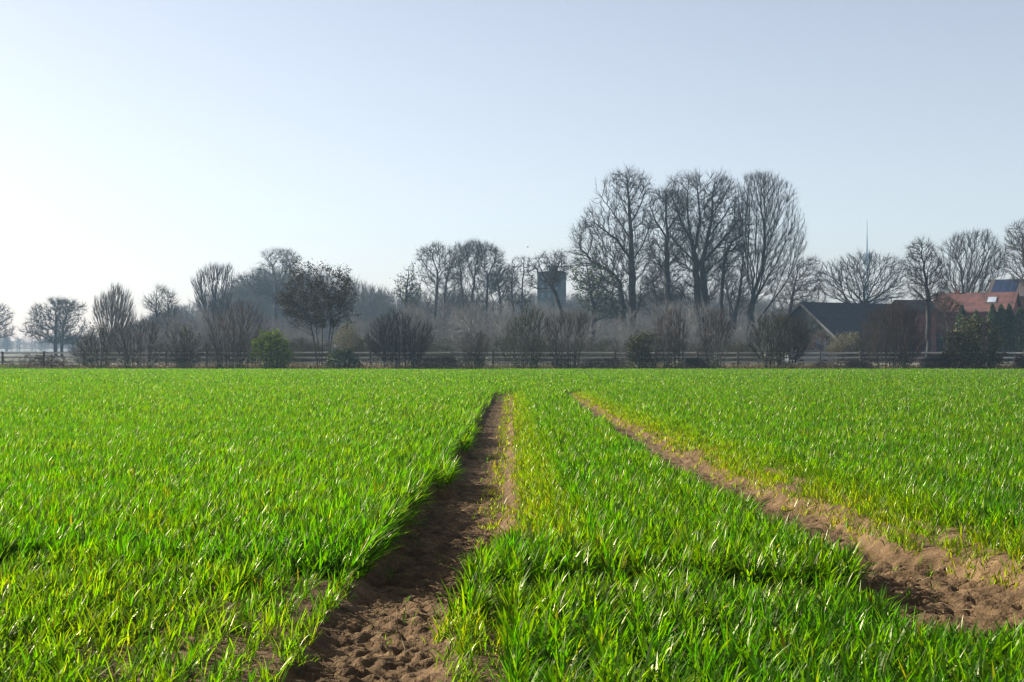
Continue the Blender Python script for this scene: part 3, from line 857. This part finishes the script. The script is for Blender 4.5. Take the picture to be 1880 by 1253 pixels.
plant('plane_tree', 'dark multi stemmed tree hung with clusters of brown leaves', 'tree', 590, 113,
      [[(584, None), (578, 640), (572, 600), (562, 560), (552, 520)], [(588, None, .2), (580, 600, .2), (583, 560, .3), (580, 500, .4)],
       [(592, None, -.2), (592, 600, -.2), (597, 550, -.3), (600, 500, -.3)], [(600, None, .1), (606, 610, .2), (610, 560, .3), (618, 510, .4)], [(602, None, -.1), (612, 610, -.3), (626, 570, -.4), (636, 540, -.5)]],
      [(478, 560, 612), (490, 535, 630), (515, 517, 642), (545, 510, 648), (575, 518, 645), (600, 535, 640)],
      760, bf=.8, r_base=.10, r_tip=.011, tw=(4, .40, .007), rag=.35, leaf=('dead_leaf', 6500, .085, .1, 'leaf_clusters'), hollow=.3, bark='bark_olive')

# ------------------------------------------------------------------ hedge shrubs along the fence
HEDGE = 'shrubs along the field edge'
def shrub(label, px, d, sil, n, bark='bark_brown', stems=9, spread_px=10, tw=(5, .45, .008), leaf=None, bf=.85, r_base=.07, name='shrub', up=.5, hollow=.1, dense=.85):
    y0 = min(s[0] for s in sil); wl = min(s[1] for s in sil); wr = max(s[2] for s in sil)
    trunks = []
    for i in range(stems):
        u = (i+.5)/stems*2-1 + random.uniform(-.08, .08)
        dep = random.uniform(-.8, .8)
        bx = px+u*spread_px
        tx = px + (u*.62)*((wr-px) if u > 0 else (px-wl))
        ty = y0 + (674-y0)*(.30+.22*abs(u)+random.uniform(-.08, .1))
        trunks.append([(bx, None, dep*.3), ((bx*.55+tx*.45), 674-(674-ty)*.55, dep*.6), (tx, ty, dep)])
    return plant(name, label, 'shrub', px, d, trunks, sil, n, bf=bf, bark=bark, r_base=r_base, r_tip=.009, tw=tw, up=up, group=HEDGE,
                 leaf=leaf, parts=('stems', 'twigs'), hollow=hollow, spread=.7, dense=dense, nmul=1.1, expo=.5, tpath=.9, low=420)

shrub('sprawling olive brown shrub, first tall one from the left', 185, 113, [(603, 165, 185), (615, 138, 200), (640, 128, 215), (672, 145, 215)], 420, 'bark_olive', leaf=('olive_leaf', 350, .08, None, 'leaves'))
shrub('broad dense brown bare shrub at left, below the two spiky tops', 252, 114, [(578, 225, 270), (590, 205, 292), (615, 196, 300), (645, 205, 298), (672, 215, 290)], 620, 'bark_brown', stems=12, spread_px=22)
shrub('low spreading brown shrub with green ivy at its foot', 335, 113, [(596, 320, 360), (612, 306, 372), (640, 305, 375), (672, 318, 370)], 420, 'bark_brown', leaf=('olive_leaf', 450, .09, None, 'ivy'))
shrub('tall fan shaped brown shrub just left of the green leafy bush', 424, 113, [(550, 400, 450), (565, 372, 478), (590, 362, 490), (625, 372, 478), (672, 398, 450)], 900, 'bark_brown', stems=14, spread_px=24, r_base=.10)
shrub('rounded bright green leafy bush among the bare shrubs', 497, 112.5, [(618, 488, 512), (626, 472, 523), (645, 465, 532), (674, 468, 530)], 260, 'bark_olive', leaf=('green_leaf', 5200, .085, None, 'leaves'), name='leafy_bush')
shrub('low dark bush at the foot of the leaf clustered tree', 628, 112.5, [(650, 618, 640), (658, 605, 652), (674, 602, 658)], 180, 'bark_dark', leaf=('dark_leaf', 1800, .075, None, 'leaves'), name='leafy_bush')
shrub('wide fan shaped grey brown shrub left of centre with dark foot', 735, 113, [(573, 715, 755), (585, 690, 785), (605, 670, 800), (630, 668, 795), (672, 700, 770)], 1200, 'bark', dense=1.2, stems=16, spread_px=34, r_base=.10)
shrub('faint narrow red brown shrub between two wide fan shrubs', 872, 113.5, [(608, 860, 885), (620, 848, 897), (645, 845, 900), (672, 855, 890)], 360, 'bark_brown', stems=8)
shrub('dark olive brown shrub with drooping left side below the crooked stems', 966, 113, [(562, 958, 985), (580, 945, 1000), (605, 925, 1005), (640, 918, 1005), (673, 940, 1000)], 700, 'bark_olive', stems=10, spread_px=16, leaf=('olive_leaf', 350, .08, None, 'leaves'))
shrub('pollarded shrub with a dark stump and fan of upright brown shoots', 1040, 113, [(572, 1012, 1075), (585, 1004, 1084), (610, 1006, 1082), (640, 1012, 1070), (673, 1014, 1062)], 560, 'bark_brown', stems=14, spread_px=20, r_base=.11, hollow=.3)
shrub('round brownish evergreen bush right of the pollarded shrub', 1186, 112.5, [(617, 1172, 1200), (628, 1158, 1215), (648, 1152, 1222), (674, 1156, 1225)], 260, 'bark_olive', leaf=('olive_leaf', 3000, .085, None, 'leaves'), name='leafy_bush')
shrub('dark bare shrub directly right of the round brownish bush', 1236, 113, [(568, 1222, 1250), (585, 1205, 1262), (610, 1198, 1268), (640, 1205, 1262), (673, 1215, 1258)], 560, 'bark_brown', stems=10, spread_px=16)
shrub('narrow upright bare shrub below the domed oak', 1310, 113, [(570, 1300, 1325), (590, 1284, 1340), (615, 1278, 1346), (645, 1286, 1338), (673, 1296, 1328)], 520, 'bark_brown', stems=9, spread_px=12)
shrub('wide dark olive shrub in front of the barn gable', 1432, 113, [(580, 1405, 1455), (595, 1385, 1478), (620, 1375, 1490), (645, 1382, 1485), (673, 1400, 1462)], 1100, 'bark_olive', dense=1.2, stems=14, spread_px=24, leaf=('olive_leaf', 250, .07, None, 'leaves'))
shrub('large rounded red brown shrub in front of the long barn roof', 1632, 113, [(556, 1612, 1665), (570, 1582, 1692), (595, 1564, 1704), (625, 1570, 1700), (672, 1598, 1672)], 1500, 'bark_brown', stems=18, spread_px=30, r_base=.11, dense=1.3)
shrub('dense rounded dark green evergreen bush at the right', 1792, 112.5, [(588, 1772, 1800), (600, 1755, 1822), (620, 1742, 1840), (650, 1735, 1850), (674, 1738, 1856)], 520, 'bark_olive', stems=12, spread_px=30, leaf=('olive_leaf', 9500, .085, None, 'leaves'), name='leafy_bush')
for lab, px, sil in (('low dark bramble patch below the fence at far left', 62, [(650, 40, 90), (658, 8, 128), (674, 0, 135)]),
                     ('small reddish bramble beside the dense evergreen bush', 1716, [(655, 1705, 1730), (664, 1692, 1740), (675, 1690, 1742)]),
                     ('red brown bramble cut by the right edge of the photo', 1876, [(656, 1866, 1895), (665, 1858, 1900), (675, 1856, 1900)]),
                     ('low brown bramble under the fence post right of the pollarded shrub', 1115, [(660, 1090, 1130), (668, 1075, 1150), (675, 1072, 1152)]),
                     ('dark tangled bramble between the fan shrub and the red brown shrub', 815, [(656, 790, 830), (665, 775, 845), (675, 772, 850)]),
                     ('low bramble between the bare shrubs below the domed oak', 1272, [(660, 1262, 1285), (668, 1255, 1292), (675, 1252, 1295)]),
                     ('thin brown bramble right of the large red brown shrub', 1560, [(662, 1520, 1585), (668, 1500, 1600), (675, 1495, 1602)])):
    plant('bramble', lab, 'bramble', px, 112.6,
          [[(px+u, None, random.uniform(-.4, .4)), (px+u*1.2, 668)] for u in np.linspace(-.35, .35, 7)*(sil[2][2]-sil[2][1])],
          sil, 260, bf=.3, bark='bark_brown', r_base=.03, r_tip=.006, tw=(7, .35, .007), up=.1, group='brambles under the fence', parts=('stems', 'twigs'),
          leaf=('dead_leaf', 350, .06, None, 'leaves'))

# plants beyond the fence
plant('budding_tree', 'pale yellow green budding shrub beyond the fence by the leaf clustered tree', 'shrub', 640, 128,
      [[(640, None), (640, 640), (636, 615)], [(646, None, .4), (648, 635, .4), (655, 620, .5)]],
      [(598, 630, 642), (610, 622, 655), (630, 612, 668), (652, 605, 672)], 300, bf=.6, bark='bark_pale', r_base=.06, r_tip=.008, tw=(5, .4, .008),
      leaf=('pale_leaf', 1500, .07, None, 'buds'))
plant('reed_clump', 'pale straw coloured dry reeds in front of the barn', 'reeds', 1555, 132,
      [[(px_, None), (px_+4, 645)] for px_ in (1528, 1540, 1555, 1570, 1585)],
      [(616, 1540, 1590), (628, 1528, 1598), (650, 1522, 1600)], 340, bf=.9, bark='bark_pale', r_base=.04, r_tip=.008, tw=(5, .4, .008), up=.8,
      leaf=('pale_leaf', 1400, .07, None, 'seed_heads'), parts=('stems', 'twigs'))
plant('grey_shrub', 'pale grey twiggy shrub before the barn door', 'shrub', 1508, 134,
      [[(1506, None), (1507, 640), (1508, 620)], [(1510, None, .3), (1515, 640, .3), (1520, 625, .3)]],
      [(608, 1502, 1514), (622, 1490, 1525), (648, 1484, 1530)], 260, bf=.7, bark='bark_pale', r_base=.05, r_tip=.008, tw=(6, .45, .009), parts=('stems', 'twigs'))

# conifers by the farmhouse
def conifer(label, px, d, ytop, w):
    gz = float(ground(np.array([d]))[0])
    h = Z_at(ytop, d)-gz; rw = w/F*d/2
    rt = root('conifer', (X_at(px, d), d, gz), label, 'conifer', 'dark conifers by the farmhouse')
    s = Soup(); s.lathe([(.14, 0), (.11, h*.5), (.03, h*.96)], 8); s.build('trunk', M['bark_dark'], rt, True)
    n = 2600
    t = rng.random(n)**.8; a = rng.uniform(0, 6.28, n)
    prof = rw*np.minimum(1, (1-t)*4.5+.08)*(.75+.25*np.minimum(1, t*6))*(.80+.30*np.sin(a*3+t*9)*.5+.25*rng.random(n))
    rr = prof*np.sqrt(rng.uniform(.35, 1, n))
    c = np.stack([rr*np.cos(a), rr*np.sin(a), .25+t*(h-.2)], -1)
    V, q, tt = leaf_cloud(c, rng.uniform(.08, .2, n), np.stack([rng.random(n), rng.uniform(.6, 1.2, n), rng.random(n)], -1))
    np_mesh('crown', V, q, M['dark_leaf'], rt, tint=tt)
for lab, px, yt, w in (('leftmost dark conifer, left end of the row by the farmhouse', 1766, 562, 20), ('short dark conifer, second from the left in the row', 1793, 572, 26),
                       ('slim dark conifer below the skylight', 1822, 560, 18), ('broad green conifer just right of the slim one below the skylight', 1838, 561, 24),
                       ('tall dark conifer at the right end of the red roof', 1853, 560, 17), ('green conifer cut by the right edge of the photo', 1874, 566, 30)):
    conifer(lab, px, 158, yt, w)

# ------------------------------------------------------------------ woods that read as one mass
def protos(k, n, hgt, wid, bf, tw, bark_r):
    out = []
    for _ in range(k):
        pts = np.stack([rng.normal(0, wid*.4, n), rng.normal(0, wid*.4, n), hgt*rng.uniform(.15, 1, n)], -1)
        pts[:, :2] *= (.45+.55*np.sin(np.pi*np.clip(pts[:, 2]/hgt, 0, 1)**.8))[:, None]
        tr = [[(rng.normal(0, .3), rng.normal(0, .3), -.1), (rng.normal(0, wid*.15), rng.normal(0, wid*.15), hgt*.6)] for _ in range(3)]
        th, fm, _e = skeleton(tr, pts, bf, bark_r, .015, tw[0], tw[1], tw[2], .5)
        out.append(cat_mesh([th, fm]))
    return out
def scatter(name, label, cat, pr, spots, mat):
    Vs, Qs, off = [], [], 0
    for (x, y, s, sz) in spots:
        V, q = pr[rng.integers(len(pr))]
        a = rng.uniform(0, 6.28); c, sn = math.cos(a), math.sin(a)
        W = np.stack([(V[:, 0]*c-V[:, 1]*sn)*s+x, (V[:, 0]*sn+V[:, 1]*c)*s+y, V[:, 2]*sz+float(ground(np.array([y]))[0])], -1)
        Vs.append(W); Qs.append(q+off); off += len(W)
    o = np_mesh(name, np.concatenate(Vs), np.concatenate(Qs), mat)
    return tag(o, label, cat, kind='stuff')
# height of the brush line along the photo (px, py)
def line_spots(n, px0, px1, d0, d1, prof, lo, hi, hgt):
    pts = []
    for _ in range(n):
        px = rng.uniform(px0, px1); d = rng.uniform(d0, d1)
        top = Z_at(np.interp(px, [p[0] for p in prof], [p[1] for p in prof]), d)
        hz = max(1.5, top)*rng.uniform(lo, hi)
        pts.append((X_at(px, d), d, max(.5, hz/hgt*.8), hz/hgt))
    return pts
pr = protos(9, 120, 7, 4.0, .6, (5, .9, .011), .09)
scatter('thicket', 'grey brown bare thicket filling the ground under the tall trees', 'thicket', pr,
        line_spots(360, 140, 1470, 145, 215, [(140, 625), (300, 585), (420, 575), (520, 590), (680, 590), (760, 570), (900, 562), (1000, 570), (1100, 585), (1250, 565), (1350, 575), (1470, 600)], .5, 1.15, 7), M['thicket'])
scatter('undergrowth', 'pale olive brush in front of the grey thicket beyond the fence', 'undergrowth', pr,
        line_spots(170, 150, 1440, 122, 140, [(150, 640), (420, 628), (700, 622), (900, 615), (1100, 625), (1250, 622), (1440, 632)], .6, 1.1, 7), M['bark_olive'])
pr2 = protos(7, 190, 14, 8.0, .5, (6, 1.6, .026), .2)
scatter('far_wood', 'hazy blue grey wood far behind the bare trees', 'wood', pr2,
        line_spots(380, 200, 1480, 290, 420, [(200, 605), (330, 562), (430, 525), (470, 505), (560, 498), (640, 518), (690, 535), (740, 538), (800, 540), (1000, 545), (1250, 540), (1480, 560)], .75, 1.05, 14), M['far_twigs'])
scatter('horizon_wood', 'blue line of woods on the horizon at the far left', 'wood', pr2,
        line_spots(150, -120, 330, 620, 800, [(-120, 614), (60, 622), (330, 600)], .7, 1.1, 14), M['bark'])
scatter('horizon_wood', 'blue line of woods on the horizon behind the farm', 'wood', pr2,
        line_spots(90, 1400, 2050, 560, 760, [(1400, 590), (1560, 548), (1680, 560), (2050, 560)], .7, 1.1, 14), M['bark'])
# dry verge between field and fence
n = 26000
x = rng.uniform(-50, 50, n); d = rng.uniform(111.2, 119, n)
V, q, t = blades(np.stack([x, d, ground(d)], -1), rng.uniform(.12, .5, n)*(.5+fbm(x*.3, d*.3, 2)), rng.uniform(.02, .05, n), rng.uniform(0, 6.28, n),
                 rng.uniform(0, .6, n), rng.uniform(0, .8, n), 2, np.stack([np.clip(fbm(x*.2, d*.3, 2)*1.4-.1+rng.normal(0, .15, n), 0, 1), rng.uniform(.5, 1, n), rng.random(n)], -1))
M['verge'] = leaf_mat('verge_grass', [(0, (.05, .10, .015)), (.5, (.10, .085, .04)), (1, (.19, .13, .07))], [(0, (.10, .22, .02)), (.5, (.16, .12, .05)), (1, (.22, .15, .08))], .35, .6, .2)
tag(np_mesh('verge_grass', V, q, M['verge'], tint=t), 'rough brown and green verge grass along the fence', 'grass', kind='stuff')

# ------------------------------------------------------------------ fence
FD = 117.0
gz = float(ground(np.array([FD]))[0])
fence = root('paddock_fence', (0, FD, gz), 'weathered post and rail paddock fence running behind the shrubs', 'fence')
pxs = [1505-75*k for k in range(22)] + [1505+75*k for k in range(1, 8)]
pxs.sort()
for px in pxs:
    s = Soup()
    w = random.uniform(.06, .075); h = random.uniform(1.32, 1.42)
    s.box((-w, -.06, -.1), (w, .06, h))
    p = s.build('post', M['wood_dark'], fence)
    p.location = (X_at(px, FD), 0, 0); p.rotation_euler = (random.uniform(-.02, .02), random.uniform(-.03, .03), 0)
for a, b in zip(pxs[:-1], pxs[1:]):
    for z in (1.25, .86, .47):
        s = Soup()
        L = X_at(b, FD)-X_at(a, FD)-.004
        s.box((-L/2, -.02, -.065), (L/2, .02, .065))
        r = s.build('rail', M['wood'], fence)
        r.location = ((X_at(a, FD)+X_at(b, FD))/2, .084, z+random.uniform(-.025, .025)); r.rotation_euler = (0, random.uniform(-.012, .012), 0)

# ------------------------------------------------------------------ buildings
def gable_house(name, label, cat, loc, rz, hw, L, eave, ridge, wall_m, roof_m, over=.4, rt=.22):
    """ridge along local +x from 0 to L, gables at both ends, width 2*hw across local y"""
    r = root(name, loc, label, cat, rz=rz)
    s = Soup()
    prof = [(-hw, -.3), (hw, -.3), (hw, eave), (0, ridge-.06), (-hw, eave)]
    b = len(s.v); n = len(prof)
    s.v += [(0, y, z) for y, z in prof] + [(L, y, z) for y, z in prof]
    s.f.append(tuple(range(n))); s.f.append(tuple(n+i for i in reversed(range(n))))
    for i in range(n):
        j = (i+1) % n
        if i not in (2, 3): s.f.append((i, n+i, n+j, j))
    s.build('wall', wall_m, r)
    s = Soup()
    sl = (ridge-eave)/hw; oy = hw+over; oz = ridge-sl*oy
    pr_ = [(-oy, oz), (0, ridge), (oy, oz), (oy, oz+rt), (0, ridge+rt), (-oy, oz+rt)]
    b = 0
    s.v += [(-over, y, z) for y, z in pr_] + [(L+over, y, z) for y, z in pr_]
    for q in ((0, 1, 4, 5), (1, 2, 3, 4)):
        s.f.append(q); s.f.append(tuple(6+k for k in reversed(q)))
    for i in range(6):
        j = (i+1) % 6
        s.f.append((i, j, 6+j, 6+i))
    roof = s.build('roof', roof_m, r)
    return r, roof, sl

# long dark barn: gable towards us and left, ridge running to the right and back
BD = 176.0
g0 = 0.0
th = math.radians(30)          # ridge direction from +X
ap = (X_at(1473, BD), BD, g0)
hwb = 76/F*BD/math.sin(th)*0.62
barn, roof, sl = gable_house('barn', 'long dark slate roofed barn with a pale edged board gable', 'barn', ap, th, hwb, 20, Z_at(622, BD), Z_at(555, BD)-.2, M['boards'], M['slate'])
s = Soup()
e = Z_at(622, BD); rg = Z_at(555, BD)-.2
for sg in (-1, 1):
    y1 = sg*(hwb+.4); z1 = rg-sl*(hwb+.4)
    s.poly([(-.46, 0, rg-.12), (-.46, y1, z1-.12), (-.46, y1, z1+.2), (-.46, 0, rg+.2)])
    s.poly([(-.41, 0, rg-.12), (-.41, 0, rg+.2), (-.41, y1, z1+.2), (-.41, y1, z1-.12)])
s.build('bargeboard', M['barge'], barn)
s = Soup(); s.box((-.08, -hwb*.75, -.1), (-.01, -hwb*.15, 2.9)); s.build('door', M['dark_door'], barn)
s = Soup(); s.box((-.06, hwb*.1, 1.2), (-.01, hwb*.32, 2.3)); s.build('window', M['glass'], barn)

# brick outbuilding
OD = 176.0
ob, roof, _ = gable_house('brick_outbuilding', 'low red brick outbuilding with dark roof between barn and farmhouse', 'outbuilding', (X_at(1655, OD), OD+2.5, 0), 0, 3.2, (1716-1655)/F*OD, Z_at(572, OD), Z_at(553, OD), M['brick'], M['slate'], over=.25)
s = Soup(); s.box((-.2, -3.50, Z_at(572, OD)-.32), ((1716-1655)/F*OD, -3.22, Z_at(572, OD)-.02)); s.build('eaves_tiles', M['redtile'], ob)
for k in (.6, 2.4):
    s = Soup(); s.box((k, -3.26, 1.0), (k+.9, -3.21, 2.2)); w_ = s.build('window', M['glass'], ob)
    s = Soup(); s.box((k-.08, -3.29, .9), (k+.98, -3.215, .995)); s.build('sill', M['barge'], w_)

# red roofed farmhouse
HD = 182.0
t2 = math.radians(-28)
x0 = X_at(1730, HD)
Lh = 9.4
house, roof, sl = gable_house('farmhouse', 'farmhouse with red tiled roof and one pale skylight', 'farmhouse', (x0, HD+1.5, 0), t2, 3.9, Lh, Z_at(574, HD), Z_at(538, HD)-.2, M['brick'], M['redtile'])
zr = Z_at(538, HD)-.2
def on_roof(name, mat, par, xa, xb, ya, yb, rise, zr, sl, rt=.22):
    s = Soup()
    P = [(xa, ya), (xb, ya), (xb, yb), (xa, yb)]
    lo = [(x, y, zr+rt-sl*abs(y)) for x, y in P]; hi = [(x, y, z+rise) for x, y, z in lo]
    s.v += lo+hi
    s.f += [(4, 5, 6, 7), (0, 1, 5, 4), (1, 2, 6, 5), (2, 3, 7, 6), (3, 0, 4, 7)]
    return s.build(name, mat, par)
sk = on_roof('skylight', M['wood_dark'], house, Lh-3.1, Lh-1.9, -2.5, -1.2, .10, zr, sl)
on_roof('pane', M['skylight'], sk, Lh-3.0, Lh-2.0, -2.4, -1.3, .125, zr, sl)
s = Soup(); s.box((2.0, -.3, zr-.3), (2.6, .3, zr+.55)); s.build('chimney', M['brick'], roof)
for k in (1.2, 3.9, 6.5):
    s = Soup(); s.box((k, -3.97, .9), (k+1.0, -3.91, 2.2)); s.build('window', M['glass'], house)

# farther barn with solar panels
SD = 205.0
x0 = X_at(1826, SD+3)
zr2 = Z_at(512, SD)-.2
sb, roof, sl = gable_house('solar_barn', 'barn with dark blue solar panels showing above the red farmhouse roof', 'barn', (x0, SD+3, 0), t2, 5.2, 12, Z_at(546, SD), zr2, M['brick'], M['brown_roof'])
for k in range(3):
    on_roof('solar_panel', M['solar'], sb, .2+k*1.12, 1.27+k*1.12, -4.6, -.35, .06, zr2, sl)

# square tower behind the bare trees
TD = 380.0
tw = root('tower', (X_at(1013, TD), TD, 0), 'grey blue flat topped square tower behind the leaning bare oak', 'tower', rz=-.25)
hT = Z_at(502, TD); hw = 54/F*TD/2/1.22
s = Soup(); s.box((-hw, -hw, -.5), (hw, hw, hT)); s.build('wall', M['concrete'], tw)
s = Soup(); s.box((-hw-.12, -hw-.12, hT), (hw+.12, hw+.12, hT+.35)); s.build('parapet', M['concrete'], tw)
s = Soup(); s.box((-hw*.2, -hw*.3, hT+.35), (hw*.45, hw*.3, hT+2.0)); s.build('roof_hut', M['concrete'], tw)
for zf in (.62, .72, .82, .92):
    for xf in (-.55, 0, .55):
        s = Soup(); s.box((xf*hw-.45, -hw-.05, zf*hT-.7), (xf*hw+.45, -hw-.005, zf*hT+.7)); s.build('window', M['glass'], tw)

# television tower on the horizon
VD = 1150.0
k = VD/F
tv = root('television_tower', (X_at(1592, VD), VD, 0), 'very distant slender television tower with a needle mast', 'tower')
zp = lambda y: Z_at(y, VD)
s = Soup(); s.lathe([(4*k, -1), (3*k, zp(560)), (2.4*k, zp(478))], 16); s.build('shaft', M['mast'], tv, True)
s = Soup(); s.lathe([(3*k, zp(486)), (9*k, zp(479)), (9.5*k, zp(472)), (8*k, zp(467)), (2.4*k, zp(464))], 20); s.build('pod', M['mast'], tv)
s = Soup(); s.lathe([(1.6*k, zp(466)), (1.3*k, zp(440)), (.8*k, zp(428)), (.5*k, zp(404))], 10); s.build('mast', M['mast'], tv, True)

# pale car beyond the fence
CD = 124.0
car = root('parked_car', (X_at(1482, CD), CD, float(ground(np.array([CD]))[0])), 'pale blue grey car parked beyond the fence, partly hidden by the dark olive shrub', 'car', rz=math.radians(25))
s = Soup(); s.prism([(-2.0, .28), (2.0, .28), (2.05, .62), (1.9, .82), (1.05, .95), (-1.75, .98), (-2.02, .7)], -.84, .84); s.build('body', M['car_paint'], car)
s = Soup(); s.prism([(1.0, .955), (.35, 1.40), (-1.2, 1.42), (-1.7, .985)], -.70, .70); cb = s.build('cabin', M['glass'], car)
s = Soup(); s.prism([(.38, 1.405), (.2, 1.47), (-1.1, 1.48), (-1.25, 1.425)], -.68, .68); s.build('roof', M['car_paint'], car)
for x_ in (-1.25, 1.3):
    for y_ in (-.78, .78):
        s = Soup()
        for i in range(1):
            s.lathe([(.20, -.09), (.31, -.09), (.31, .09), (.20, .09)], 18)
        w_ = s.build('wheel', M['rubber'], car); w_.location = (x_, y_, .31); w_.rotation_euler = (math.pi/2, 0, 0)
for y_ in (-.6, .6):
    s = Soup(); s.box((1.98, y_-.16, .62), (2.06, y_+.16, .76)); s.build('headlight', M['skylight'], car)

# bird in flight
bd = 260.0
bird = root('bird', (X_at(969, bd), bd, Z_at(454, bd)), 'tiny dark bird flying above the middle wood', 'bird', rz=.5)
pos = [(-.20, 0, 0), (-.08, 0, .01), (.08, 0, .02), (.17, 0, .05), (.24, 0, .05), (-.02, .16, .10), (-.06, .38, .03), (-.02, -.16, .10), (-.06, -.38, .03)]
edg = [(0, 1), (1, 2), (2, 3), (3, 4), (1, 5), (5, 6), (1, 7), (7, 8)]
rad = [(.05, .015), (.08, .07), (.075, .065), (.045, .045), (.012, .012), (.10, .016), (.03, .008), (.10, .016), (.03, .008)]
me = bpy.data.meshes.new('body'); me.from_pydata(pos, edg, [])
bo = link(bpy.data.objects.new('body', me), bird); me.materials.append(M['bird'])
sk_ = bo.modifiers.new('skin', 'SKIN')
for v, r_ in zip(me.skin_vertices[0].data, rad): v.radius = r_
me.skin_vertices[0].data[1].use_root = True
ss = bo.modifiers.new('sub', 'SUBSURF'); ss.levels = 1; ss.render_levels = 1

# ------------------------------------------------------------------ air
s = Soup(); s.box((-1300, -60, -3), (1300, 1400, 125))
m, nt, out = new_mat('haze_air')
pv = N(nt, 'ShaderNodeVolumePrincipled')
pv.inputs['Color'].default_value = (0.50, 0.76, 1.0, 1)
pv.inputs['Density'].default_value = 0.00030
pv.inputs['Anisotropy'].default_value = 0.2
nt.links.new(pv.outputs[0], out.inputs['Volume'])
hz = s.build('haze', m)
tag(hz, kind='stuff')
